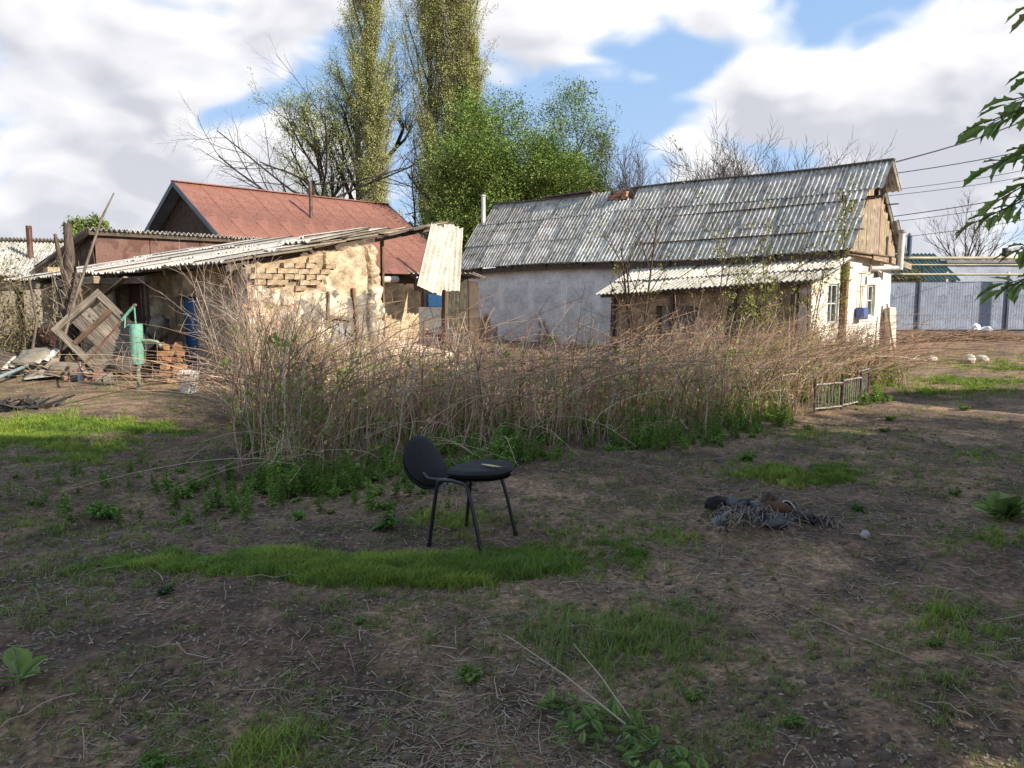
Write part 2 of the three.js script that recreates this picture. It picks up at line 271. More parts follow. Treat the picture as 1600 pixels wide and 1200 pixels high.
// a window: outer face towards -z, lower corner at (x, y)
function windowPart(parent, x, y, z, w, h, cols, rows, col, bar = .05) {
  const g = sub('window', parent); g.position.set(x, y, z);
  for (const [px, py, sx, sy] of [[w / 2, bar / 2, w, bar], [w / 2, h - bar / 2, w, bar], [bar / 2, h / 2, bar, h - 2 * bar], [w - bar / 2, h / 2, bar, h - 2 * bar]]) boxPart('frame', M.paint, g, [sx, sy, .07], [px, py, 0], [0, 0, 0], col);
  for (let k = 1; k < cols; k++) boxPart('glazing_bar', M.paint, g, [bar * .75, h - 2 * bar, .05], [w * k / cols, h / 2, 0], [0, 0, 0], col);
  for (let k = 1; k < rows; k++) boxPart('glazing_bar', M.paint, g, [w - 2 * bar, bar * .6, .044], [w / 2, h * k / rows, 0], [0, 0, 0], col);
  boxPart('pane', M.glass, g, [w - 2 * bar, h - 2 * bar, .004], [w / 2, h / 2, .01]);
  return g;
}
const R1 = mulberry(11);
const GREYWOOD = [.8, .8, .8], DARKWOOD = [.38, .34, .31], BROWNWOOD = [.75, .55, .4];

// ---------------------------------------------------------------- long white-washed house with slate roof (gable towards the yard)
{
  const A = 135.6 * Math.PI / 180, h = thing('white_house', 'long whitewashed house with weathered grey corrugated slate roof and plank gable', 'house', [8.27, 0, -18.9], A);
  const L = 14.3, eave = (x) => mix(2.68, 2.56, x / L) + .05 * Math.sin(x * .55 + 2.3) - .05, ridge = (x) => 4.93 - .035 * Math.sin(x * .7), zr = 1.9;
  const white = [.86, .86, .86], dirty = [.5, .42, .32], mud = [.36, .25, .16];
  // front wall: local -z side
  const front = sub('wall', h); front.position.set(.5, 0, .3);
  reliefWall('plaster_face', M.plaster, front, L - .7, (x) => eave(x + .5) - .05, .35, (x, y) => {
    const n = fbm2(x * 1.6, y * 1.6, 5, 130), m = fbm2(x * 5, y * 5, 3, 131); let q = step(.56, .62, n + .1 * (m - .5) - step(.25, 1.35, y) * .34 + (x > 12.6 && y < 1.7 ? .22 : 0));
    const st = step(.55, .8, fbm2(x * .9, y * .5, 4, 132)) * .03;
    return [q ? -.025 * q - .02 * m * q : .006 * n, [mix(.8 - st, mud[0], q), mix(.8 - st, mud[1], q), mix(.8 - st, mud[2], q)]];
  }, .11);
  boxPart('rear_wall', M.plaster, h, [L - .7, 2.5, .3], [L / 2 + .15, 1.25, 3.35], [0, 0, 0], white);
  boxPart('far_wall', M.plaster, h, [.3, 2.45, 2.5], [L - .3, 1.225, 1.93], [0, 0, 0], white);
  boxPart('ceiling', M.wood, h, [L - .9, .06, 2.7], [L / 2 + .1, 2.42, 1.9], [0, 0, 0], DARKWOOD);
  // gable-end wall faces local -x: built in a frame whose +x is local +z reversed
  const gw = sub('gable_wall', h); gw.rotation.y = Math.PI / 2; gw.position.set(.5, 0, 3.55);   // its +x runs along local -z, its -z along local -x
  reliefWall('plaster_face', M.plaster, gw, 3.22, () => 2.58, .34, (x, y) => {
    const n = fbm2(x * 2.1 + 7, y * 2.1, 5, 140), q = step(.5, .58, n - step(.1, .9, y) * .3 + (x < .5 && y < 1 ? .08 : 0)); const s = .05 * fbm2(x * 6, y * 6, 3, 141);
    return [(y < .6 ? .05 * (1 - y / .6) : 0) + .02 * (n - .5) - .02 * q, [mix(.84 - s, .46, q), mix(.82 - s, .36, q), mix(.77 - s, .25, q)]];
  }, .09, [[1.1, 1.68, 1.02, 1.86]]);
  windowPart(gw, 1.1, 1.02, .1, .58, .84, 2, 2, [.7, .74, .74]);
  // lean-to end wall, coplanar with the gable wall beyond a brown corner post
  const lw = sub('porch_end_wall', h); lw.rotation.y = Math.PI / 2; lw.position.set(.52, 0, .2);
  reliefWall('plaster_face', M.plaster, lw, 1.62, (x) => 2.3 - .2 * x, .3, (x, y) => { const n = fbm2(x * 2.4 + 17, y * 2.4, 5, 150), q = step(.48, .6, n + step(1.0, 1.7, x) * .2 - step(.2, 1.4, y) * .12); return [.03 * (n - .5) - .015 * q, [mix(.82, .48, q), mix(.8, .38, q), mix(.74, .27, q)]]; }, .09, [[.08, .7, .9, 1.86]]);
  windowPart(lw, .08, .9, .08, .62, .96, 2, 2, [.62, .7, .72]);
  boxPart('corner_post', M.wood, h, [.16, 2.4, .15], [.46, 1.2, .27], [0, 0, .01], [.85, .62, .42]);
  // the lean-to: adobe front with two openings, posts, sheets
  const lf = sub('porch_wall', h); lf.position.set(.85, 0, -1.42);
  reliefWall('adobe_face', M.adobe, lf, 5.3, (x) => mix(1.88, 1.56, x / 5.3), .25, (x, y) => { const n = fbm2(x * 2, y * 2, 5, 160); return [.05 * n, [.3 * (.7 + .6 * n), .22 * (.7 + .6 * n), .15 * (.7 + .6 * n)]]; }, .12, [[.9, 1.8, .0, 1.35], [2.6, 3.9, .55, 1.3]]);
  for (const x of [.9, 2.4, 4.2, 6.1]) boxPart('porch_post', M.wood, h, [.1, 1.75, .1], [x, .87, -1.56], [0, .1, .02], DARKWOOD);
  boxPart('porch_beam', M.wood, h, [6.0, .1, .1], [3.5, 1.72, -1.58], [0, 0, -.055], DARKWOOD);
  const lroof = sub('porch_roof', h), lr = mulberry(31), ez = (x) => mix(1.96, 1.58, x / 6.6);
  for (let c = 0; c < 6; c++) for (let r = 0; r < 2; r++) {
    const x = .18 + c * 1.06 + (lr() - .5) * .06 + 1.1, yt = mix(2.42, 2.3, x / 7), yb = ez(x), za = .16, zb = -1.72, t0 = r ? .48 : 0, t1 = r ? 1 : .54, lift = (r ? 0 : .035) + lr() * .02;
    const z1 = mix(za, zb, t1), y1 = mix(yt, yb, t1), dz = za - zb, dy = yt - yb;
    sheet(lroof, corr(1.13, Math.hypot(dz, dy) * (t1 - t0), 8, .025, .012, { seed: c % 4, nick: .05 }), paleT[Math.floor(lr() * 4)], [x - 1.13 + .0, y1 + lift + .05, z1], [1, (ez(x + 1) - ez(x)) * .9 + (lr() - .5) * .012, (lr() - .5) * .05], [0, dy / dz, 1]);
  }
  // main roof
  const roof = sub('roof', h), rr = mulberry(5), rows = 3;
  for (const sd of [0, 1]) for (let r = 0; r < rows; r++) {
    const t0 = r / rows, t1 = (r + 1.13) / rows > 1 ? 1 : (r + 1.13) / rows, start = r === 2 ? 0 : r === 1 ? .34 : .2;
    for (let c = 0; c < 13; c++) {
      let x = start + c * 1.098; if (x > L - .2) continue;
      const cut = sd === 0 && r === 2 && c === 7 ? .55 : 1;           // a sheet broken off below the ruined chimney
      const e = eave(x), y0 = mix(e, ridge(x), t0), y1 = mix(e, ridge(x), t1), zA = mix(0, zr, t0), len = Math.hypot(zr, ridge(x) - e) * (t1 - t0), lift = .012 + r * .012 + rr() * .008;
      const slope = (ridge(x) - e) / zr, dyx = mix(eave(x + 1) - e, ridge(x + 1) - ridge(x), t0);
      const g = corr(1.13, len * cut, 8, .027, .012, { seed: (c * 3 + r) % 5, nick: cut < 1 ? .25 : .04 }), m = slateT[Math.floor(rr() * 5)];
      if (!sd) sheet(roof, g, m, [x, y0 + lift, zA], [1, dyx, (rr() - .5) * .02], [0, slope, 1]);
      else sheet(roof, g, m, [x + 1.13, y0 + lift, 2 * zr - zA], [-1, -dyx, 0], [0, slope, -1]);
    }
  }
  for (let k = 0; k < 9; k++) { const x = .62 + k * 1.58; beam('rafter', M.wood, roof, [x, eave(x) - .07, .04], [x, ridge(x) - .09, zr], .06, .1, DARKWOOD); beam('rafter', M.wood, roof, [x, eave(x) - .07, 2 * zr - .04], [x, ridge(x) - .09, zr], .06, .1, DARKWOOD); }
  for (const z of [.45, 1.1, 2.7, 3.35]) beam('batten', M.wood, roof, [.12, mix(eave(0), ridge(0), 1 - Math.abs(z - zr) / zr) - .03, z], [L, mix(eave(L), ridge(L), 1 - Math.abs(z - zr) / zr) - .03, z], .1, .025, BROWNWOOD);
  for (let k = 0; k < 9; k++) { const x0 = k * 1.6, x1 = x0 + 1.62; if (k === 5) continue; beam('ridge_cap', M.slate, roof, [x0, ridge(x0) + .045, zr], [x1, ridge(x1) + .05, zr], .17, .035, [.32, .3, .28]); }
  beam('rusty_ridge_strip', M.metal, roof, [9.6, ridge(9.6) + .10, zr - .03], [11.7, ridge(11.7) + .085, zr - .03], .22, .05, [.19, .085, .05], .3);
  const ch = sub('broken_chimney', roof), cr = mulberry(8);
  for (let q = 0; q < 14; q++) boxPart('brick', M.adobe, ch, [.25, .07, .12], [8.15 + (q % 3) * .26 + (cr() - .5) * .06, 4.66 + Math.floor(q / 6) * .085 + (cr() * .03), zr - .22 + (Math.floor(q / 3) % 2) * .2], [cr() * .1, (cr() - .5) * .5, (cr() - .5) * .15], [.4, .21, .14], .02, cr);
  // fascia under the eave, gable planks, gable boards
  for (let k = 0; k < 7; k++) { const x0 = .5 + k * 1.95, x1 = Math.min(L, x0 + 1.94); beam('fascia_board', M.wood, h, [x0, eave(x0) - .1, .12], [x1, eave(x1) - .1, .12], .03, .17, [.42, .38, .35]); }
  beam('soffit_board', M.wood, h, [.6, 2.5, .22], [L, 2.38, .22], .2, .02, DARKWOOD);
  const gp = mulberry(14);
  for (let k = 0; k < 19; k++) {
    const z0 = .26 + k * .174, zc = z0 + .085, top = mix(2.66, 4.9, 1 - Math.abs(zc - zr) / zr) - .12; let y0 = 2.62, y1 = top; if (k === 10 || k === 9) y1 = Math.min(top, 4.05);
    boxPart('gable_plank', M.wood, h, [.022, y1 - y0, .165], [.44 + gp() * .012, (y0 + y1) / 2, zc], [0, 0, (gp() - .5) * .01], k < 3 ? [1.5, 1.5, 1.45] : [1.2 + gp() * .3, 1.12 + gp() * .28, 1.02 + gp() * .25]);
  }
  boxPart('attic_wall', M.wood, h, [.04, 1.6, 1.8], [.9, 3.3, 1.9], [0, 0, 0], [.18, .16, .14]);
  beam('gable_cross_beam', M.wood, h, [.02, 4.02, 1.35], [.5, 4.02, 1.4], .07, .07, DARKWOOD);
  beam('gable_eave_board', M.wood, h, [.3, 2.64, -.05], [.3, 2.58, 1.55], .03, .15, [1.2, 1.05, .9]);
  beam('gable_eave_board', M.wood, h, [.26, 2.55, 1.5], [.26, 2.49, 2.75], .03, .15, [1.3, 1.15, 1.0]);
  beam('gable_eave_board', M.wood, h, [.2, 2.5, 2.6], [.2, 2.36, 4.15], .04, .16, [1.35, 1.25, 1.1]);
  boxPart('gable_eave_soffit', M.wood, h, [.3, .03, 3.7], [.36, 2.6, 1.9], [.012, 0, 0], [.6, .52, .45]);
  // flue, gas pipes, box and lamp on the gable
  tubePart('flue_pipe', M.paint, h, [[.1, 2.25, 3.0], [.1, 2.5, 3.0], [.09, 3.22, 3.01]], .075, 12, [.72, .74, .76]);
  tubePart('flue_cap', M.paint, h, [[.09, 3.22, 3.01], [.09, 3.29, 3.01]], .1, 12, [.4, .42, .45]);
  tubePart('flue_elbow', M.paint, h, [[.1, 2.3, 3.05], [.3, 2.29, 2.5], [.46, 2.27, 1.9]], .06, 10, [.62, .62, .62]);
  tubePart('gas_pipe', M.paint, h, [[.42, 1.25, 1.22], [.42, 2.12, 1.22], [.42, 2.17, 1.27], [.42, 2.17, 1.8], [.42, 2.5, 1.8]], .016, 6, [.5, .33, .2]);
  tubePart('gas_pipe', M.paint, h, [[.42, 1.25, 1.34], [.42, 1.8, 1.34], [.42, 1.84, 1.38], [.42, 1.84, 1.75]], .014, 6, [.5, .33, .2]);
  const box = sub('gas_meter_box', h); boxPart('case', M.paint, box, [.16, .3, .36], [.38, 1.12, 1.28], [0, 0, 0], [.06, .11, .33]); boxPart('lid', M.paint, box, [.02, .24, .3], [.29, 1.12, 1.28], [0, 0, 0], [.09, .15, .4]);
  const lamp = sub('wall_lamp', h); tubePart('arm', M.paint, lamp, [[.48, 2.1, 1.82], [.34, 2.16, 1.82], [.27, 2.12, 1.82]], .014, 6, [.2, .2, .2]); tubePart('shade', M.paint, lamp, [[.27, 2.17, 1.82], [.25, 2.03, 1.82]], [.06, .1], 10, [.06, .05, .05]);
  // brown mud skirt at the wall foot
  boxPart('rendered_buttress', M.plaster, h, [.16, 1.3, .5], [.36, .6, 3.3], [0, 0, -.06], [.7, .62, .52], .05, gp);
}

// planks leaning against the gable wall
for (const [z, hgt, w, lean, label, col] of [[3.05, 1.35, .14, .12, 'taller weathered board leaning on the white gable wall', [1.0, .85, .7]], [2.72, 1.05, .09, .15, 'shorter brown board leaning on the white gable wall', [.75, .5, .36]]]) {
  const A = 135.6 * Math.PI / 180, c = Math.cos(A), s = Math.sin(A), P = (x, z2) => [8.27 + c * x + s * z2, -18.9 - s * x + c * z2], [x0, z0] = P(.12, z - .1), [x1, z1] = P(.40, z);
  tag(beam('leaning_board', M.wood, scene, [x0, 0, z0], [x1, hgt, z1], w, .03, col, .8), label, 'board');
}

// ---------------------------------------------------------------- ruined adobe shed
{
  const A = 140 * Math.PI / 180, s = thing('adobe_shed', 'ruined adobe shed with crumbling sunlit end wall and collapsing slate roof', 'shed', [-4.5, 0, -13.5], A);
  const hA = (x, z) => mix(2.16, 2.0, x / 10.4) + z * .19 + .03 * Math.sin(x * 1.3), rnd = mulberry(21);
  // end wall, outer face to local -x; its own +x runs along local +z
  const ew = sub('end_wall', s); ew.rotation.y = -Math.PI / 2; ew.scale.set(1, 1, -1); ew.position.set(0, 0, 0);
  const wallTop = (x) => hA(0, x) - .1 - .1 * step(.6, 1, fbm2(x * 3, 4, 3, 170)) - .3 * step(2.45, 2.85, x) * noise2(x * 9, 2, 171);
  const brickZone = (x, y) => (x > .02 && x < 1.62 && y > 1.72 + .05 * Math.sin(x * 9) && y < 2.12 + x * .17) ? 1 : 0;
  reliefWall('adobe_face', M.adobe, ew, 2.95, wallTop, .42, (x, y) => {
    const n = fbm2(x * 2.2 + 3, y * 2.2, 5, 172), m = fbm2(x * 9, y * 9, 4, 173), f = fbm2(x * 26, y * 26, 3, 174);
    let d = .03 * (n - .5) + .022 * (m - .5) + .006 * (f - .5), c = [.455, .37, .275];
    const bz = brickZone(x, y); if (bz) { d = -.07 + .02 * m; c = [.34, .27, .19]; }
    // surviving lime coat below, edged by a ragged line
    const coat = step(.47, .5, n * .6 + m * .25 + (y < 1.66 + .12 * Math.sin(x * 5) ? .2 : -.3) + (x > .55 ? 0 : -.06));
    if (!bz && coat > 0) { d += .028 * coat; c = [mix(c[0], .56, coat), mix(c[1], .5, coat), mix(c[2], .42, coat)]; }
    // tarry black weathering on the coat
    const tar = coat * step(.48, .53, fbm2(x * 3.1 + 1, y * 2.4, 6, 176) * .55 + fbm2(x * 14, y * 11, 5, 190) * .45 + (x > .62 && x < 2.8 && y > .1 && y < 1.62 ? .07 : -.1));
    c = c.map((q, k) => mix(q, [.13, .13, .133][k], tar * .85));
    // crumbled upper part: deep pits
    if (y > 1.7 && x > 1.5) { d += .07 * (fbm2(x * 4, y * 4, 4, 177) - .55); c = c.map((q, k) => q * (1 - .0 * k)); }
    const crack = step(.05, .012, Math.abs(x - 2.62 - .05 * Math.sin(y * 4) - .04 * (m - .5))) * step(.25, .6, y); d -= .09 * crack;
    const slit = step(.035, .012, Math.abs(x - .62 - .02 * Math.sin(y * 6))) * step(.1, .3, y) * step(1.65, 1.5, y); d -= .03 * slit;
    return [d, c, .22];
  }, .015, [], (y) => 2.95 + .12 * (fbm2(y * 3, 1, 3, 178) - .5) - .12 * step(1.6, 2.4, y) + .1 * (noise2(y * 9, 3, 179) - .5));
  const bricks = sub('adobe_bricks', s), bt = [[.50, .40, .29], [.54, .44, .33], [.46, .36, .26], [.53, .45, .36]], bm = bt.map((c, k) => { const q = M.adobe.clone(); q.color.setRGB(c[0] * 1.62, c[1] * 1.6, c[2] * 1.55); q.name = 'brickTone' + k; return q; }), bg = [0, 1, 2, 3].map(() => new Acc().box([.21, .09, .14], [0, 0, 0], [0, 0, 0], .022, rnd).geo());
  for (let r = 0; r < 6; r++) for (let k = 0; k < 8; k++) {
    const x = .12 + k * .228 + (r % 2) * .1, y = 1.71 + r * .102; if (y > hA(0, x) - .17 || x > 1.75 || (r < 1 && rnd() < .6) || rnd() < .1 + (k > 5 ? .3 : 0)) continue;
    const m = new THREE.Mesh(bg[Math.floor(rnd() * 4)], bm[Math.floor(rnd() * 4)]);
    m.name = 'brick'; m.position.set(.045 - rnd() * .035, y, x); m.rotation.set((rnd() - .5) * .08, Math.PI / 2 + (rnd() - .5) * .14, (rnd() - .5) * .06); bricks.add(m);
  }
  for (let k = 0; k < 16; k++) {   // fallen corner: rounded adobe lumps on the broken edge
    const y = .55 + k * .125, m = new THREE.Mesh(new THREE.IcosahedronGeometry(.1 + rnd() * .07, 2), M.lump || mat('lump', [.8, .645, .475], .98, { vertexColors: false, ...withTex('adobe', 1.1, .01) }));
    const p = m.geometry.attributes.position; for (let i = 0; i < p.count; i++) { const q = V(p.getX(i), p.getY(i), p.getZ(i)), f = .72 + .6 * fbm3(q.x * 9 + k, q.y * 9, q.z * 9, 3); p.setXYZ(i, q.x * f, q.y * f * .9, q.z * f); } m.geometry.computeVertexNormals();
    m.name = 'adobe_lump'; m.position.set(.05 + rnd() * .3, y, 2.82 + rnd() * .12 - (y > 2 ? .1 : 0)); bricks.add(m);
  }
  // raised board frame, slot and shards on the end wall, upright timber
  const fr = sub('boarded_niche', s); boxPart('frame', M.wood, fr, [.06, .5, .045], [-.045, 1.4, 1.62], [.05, 0, 0], [.75, .68, .6]); boxPart('frame', M.wood, fr, [.06, .04, .5], [-.045, 1.15, 1.88], [.14, 0, 0], [.7, .64, .56]); boxPart('panel', M.plaster, fr, [.02, .42, .42], [-.025, 1.41, 1.87], [.05, 0, 0], [.6, .54, .44]);
  for (const [y, z, a] of [[.86, 1.75, .3], [.9, 1.92, -.25], [.82, 2.06, .15]]) boxPart('shard', M.paint, fr, [.012, .34, .09], [-.05, y, z], [a, 0, .1], [.42, .43, .45], .03, rnd);
  beam('upright_timber', M.wood, s, [-.03, .2, 2.36], [-.05, 1.72, 2.22], .07, .06, [.8, .66, .5]);
  // the other walls
  const sw = sub('porch_wall', s); sw.position.set(0.42, 0, .45);
  reliefWall('adobe_face', M.adobe, sw, 9.9, (x) => hA(x, .45) - .12, .35, (x, y) => { const n = fbm2(x * 1.5, y * 1.5, 5, 180), m = fbm2(x * 7, y * 7, 3, 181), q = step(.5, .56, n); return [.03 * (n - .5) + .02 * m, [mix(.5, .36, q), mix(.44, .28, q), mix(.35, .19, q)]]; }, .1, [[2.13, 2.95, 0, 1.56], [4.3, 5.6, 0, 1.85]]);
  const door = sub('blue_door', s); for (let k = 0; k < 5; k++) boxPart('door_board', M.paint, door, [.155, 1.5, .03], [2.63 + k * .162, .77, .62], [0, 0, 0], [.06 + .01 * (k % 2), .19, .42 + .03 * (k % 3)]); for (const y of [.35, 1.25]) boxPart('door_ledge', M.paint, door, [.78, .09, .02], [2.96, y, .594], [0, 0, 0], [.07, .2, .44]); tubePart('handle', M.metal, door, [[2.68, .82, .6], [2.68, .82, .56], [2.68, .68, .56], [2.68, .68, .6]], .01, 6, [.1, .1, .1]);
  boxPart('curtain_door', M.wood, s, [1.26, 1.8, .05], [5.37, .9, .72], [0, 0, 0], [.28, .17, .13]);
  const cw = sub('cross_wall', s); cw.rotation.y = -Math.PI / 2; cw.scale.set(1, 1, -1); cw.position.set(4.1, 0, .8);
  reliefWall('adobe_face', M.adobe, cw, 4.0, (x) => hA(4, x + .8) - .15, .3, (x, y) => { const n = fbm2(x * 2, y * 2, 5, 185); return [.05 * n, [.45 * (.8 + .4 * n), .35 * (.8 + .4 * n), .24 * (.8 + .4 * n)]]; }, .15);
  boxPart('rear_wall', M.adobe, s, [6.3, 2.85, .3], [7.25, 1.42, 4.85], [0, 0, 0], [.42, .33, .23]); boxPart('far_wall', M.adobe, s, [.3, 2.3, 4.2], [10.2, 1.15, 2.6], [0, 0, 0], [.42, .33, .23]);
  const stub = sub('wall_stub', s); stub.rotation.y = -Math.PI / 2; stub.scale.set(1, 1, -1); stub.position.set(.75, 0, 3.62);
  reliefWall('adobe_face', M.adobe, stub, 1.05, (x) => 1.86 - .1 * x - .5 * step(.75, 1.05, x) * noise2(x * 9, 1, 3), .35, (x, y) => { const n = fbm2(x * 2.2, y * 2.2, 5, 187), m = fbm2(x * 9, y * 9, 3, 188); return [.05 * (n - .5) + .02 * m, [.52 * (.82 + .3 * n), .425 * (.82 + .3 * n), .31 * (.82 + .3 * n)], .1]; }, .05);
  tubePart('gutter_roll', M.plaster, s, [[.6, 1.9, 3.35], [.7, 1.92, 4.0]], .07, 8, [.6, .58, .52]);
  // roof timbers
  const roof = sub('roof', s);
  for (const [x, z0, z1] of [[.2, -.3, 5.2], [2.3, -.3, 4.6], [4.3, -.3, 5], [6.4, -.3, 5], [8.4, -.3, 5], [10.2, -.3, 5]]) beam('rafter', M.wood, roof, [x, hA(x, z0) - .08, z0], [x, hA(x, z1) - .08 + (x < 1 ? .06 : 0), z1], .09, .1, DARKWOOD);
  for (const [z, x0, x1] of [[-.22, .5, 10.4], [1.4, .1, 10.4], [3.0, .1, 10.4], [4.9, 2.2, 10.4]]) beam('purlin', M.wood, roof, [x0, hA(x0, z) - .035, z], [x1, hA(x1, z) - .035, z], .08, .05, DARKWOOD);
  for (const [x0, z0, x1, z1, w, c] of [[-.1, 3.0, .6, 5.25, .16, [.55, .5, .45]], [.5, 3.2, .3, 5.1, .12, [1.3, 1.25, 1.15]], [1.0, 3.0, .9, 4.4, .14, [1.4, 1.3, 1.2]], [.1, 3.3, 1.9, 3.5, .12, [.4, .36, .33]], [-.15, 4.2, 1.8, 4.6, .1, [.4, .36, .33]], [.3, 4.7, -.1, 3.7, .12, [.5, .46, .4]]]) beam('loose_board', M.wood, roof, [x0, hA(x0, z0) + .02, z0], [x1, hA(x1, z1) + .04, z1], w, .025, c);
  // slate sheets, eave row upwards; the near end is slipping
  for (let r = 0; r < 3; r++) for (let c = 0; c < 10; c++) {
    const x = .05 + c * 1.03, z0 = -.38 + r * 1.62; if (r === 2 && c < 2) continue;
    const mess = c < 2 ? 1 : .2, sl = .19 + (rnd() - .5) * .02 * mess, len = c === 2 && r === 2 ? 1.0 : 1.75;
    sheet(roof, corr(1.12, len, 8, .026, .012, { seed: (c + r * 3) % 6, nick: .09 }), paleT[Math.floor(rnd() * 4)], [x, hA(x, z0) + .03 + r * .028 + rnd() * .02, z0 + (rnd() - .5) * .12 * mess], [1, -.016 + (rnd() - .5) * .03 * mess, (rnd() - .5) * .1 * mess], [0, sl, 1], 'slate_sheet');
  }
  for (const [x, z, y, tz, tx, w, l] of [[.0, .55, .1, .17, .1, .55, 1.5], [-.12, 1.2, .16, .2, -.12, .8, 1.6], [.1, 2.1, .12, .2, .07, .6, 1.2], [.5, 1.5, .2, .18, .3, .4, 1.4], [-.1, .1, .07, .16, .05, .42, 1.2]]) sheet(roof, corr(w, l, Math.round(w / .14), .026, .012, { seed: Math.round(x * 50 + 60), nick: .16 }), paleT[Math.floor(rnd() * 3)], [x, hA(x, z) + y, z], [1, tx * .2, tx], [0, tz, 1], 'slate_fragment');
  // two sheets hanging off the high corner
  const hang = (p, q, r, w, L) => { const X = V(...q).sub(V(...p)), Z = V(...r).sub(V(...p)); return sheet(roof, corr(w, L, Math.round(w / .13), .03, .012, { seed: Math.round(w * 90), nick: .1 }), M.hungSlate, p, X.normalize().toArray(), Z.normalize().toArray(), 'hanging_slate_sheet'); };
  M.hungSlate = M.slatePale.clone(); M.hungSlate.color.setRGB(.8, .77, .69);
  hang([-.26, 3.1, 4.1], [-.32, 2.92, 4.7], [-.2, 1.82, 3.62], .66, 1.4);
  hang([-.14, 3.1, 4.58], [-.2, 3.06, 5.1], [-.1, 1.75, 4.3], .52, 1.42);
  beam('corner_post', M.wood, s, [.5, 0, 3.42], [.42, 2.74, 3.36], .055, .06, [.6, .42, .3]); beam('corner_post', M.wood, s, [.3, 0, 5.0], [.2, 3.0, 5.0], .1, .1, [.5, .4, .32]);
  // porch: beam, broken log ends, posts
  const porch = sub('porch', s);
  beam('beam', M.wood, porch, [3.0, 1.88, -.28], [5.2, 1.86, -.3], .12, .13, [.5, .45, .4]); beam('beam', M.wood, porch, [4.9, 1.9, -.42], [7.1, 1.83, -.4], .15, .15, [1.25, 1.18, 1.05]); beam('beam', M.wood, porch, [8.0, 1.79, -.42], [10.4, 1.74, -.42], .16, .12, [.6, .58, .55]);
  for (const [x, z, w, h2] of [[3.2, -.2, .06, 1.86], [3.5, -.15, .05, 1.86], [4.75, -.1, .1, 1.9], [7.3, -.25, .07, 1.85], [9.7, -.3, .14, 1.8], [10.2, -.1, .1, 1.75]]) beam('post', M.wood, porch, [x, 0, z], [x + .05, h2, z], w, w, [.35, .3, .27]);
  for (const [x0, y0, x1, y1] of [[3.5, 1.93, 4.4, 1.6], [8.6, 1.72, 9.5, 1.82]]) beam('broken_plank', M.wood, porch, [x0, y0, -.46], [x1, y1, -.5], .11, .03, [1.1, 1.05, .95]);
}

// ---------------------------------------------------------------- lean shed behind, brown board front under a wavy roof edge
{
  const a = Math.atan2(.75, .66), s = thing('brown_shed', 'low shed with rusty brown board front under wavy slate roof edge', 'shed', [-11.53, 0, -22], a);   // local +x along the front to the far corner, -z backwards
  for (let k = 0; k < 4; k++) boxPart('front_panel', M.metal, s, [1.5, 1.55, .04], [.8 + k * 1.52, 2.5, -.05], [0, 0, 0], [.25, .11, .075]);
  boxPart('lower_wall', M.adobe, s, [6.1, 1.72, .28], [3.05, .86, -.2], [0, 0, 0], [.4, .31, .22]);
  boxPart('side_wall', M.wood, s, [.12, 2.2, 4], [.1, 1.1, -2.2], [0, 0, 0], [.3, .24, .2]); boxPart('rear_wall', M.adobe, s, [6.1, 2.2, .2], [3.05, 1.1, -4.2], [0, 0, 0], [.4, .31, .22]); boxPart('end_wall', M.adobe, s, [.2, 2.2, 4], [6.0, 1.1, -2.2], [0, 0, 0], [.4, .31, .22]);
  for (let k = 0; k < 8; k++) boxPart('side_board', M.wood, s, [.03, 1.15 - k * .125, .4], [.02, 2.68 - k * .1 - .02, -.3 - k * .42], [-.22, 0, 0], [.33, .2 + .03 * (k % 2), .15]);
  const roof = sub('roof', s), r = mulberry(9);
  for (let c = 0; c < 6; c++) for (let q = 0; q < 3; q++) sheet(roof, corr(1.12, 1.75, 8, .045, .014, { seed: c % 3 + 20, nick: .04 }), slateT[Math.floor(r() * 5)], [-.2 + c * 1.07 + 1.12, 3.38 - q * .36 + .02 * q * -1 + r() * .015, .18 - q * 1.55], [-1, 0, 0], [0, -.225, -1]);
  beam('edge_beam', M.wood, roof, [-.2, 3.27, .05], [6.4, 3.27, .05], .08, .1, DARKWOOD); beam('verge_board', M.wood, roof, [-.16, 3.3, .15], [-.16, 2.4, -4.2], .03, .16, [.4, .3, .24]);
}

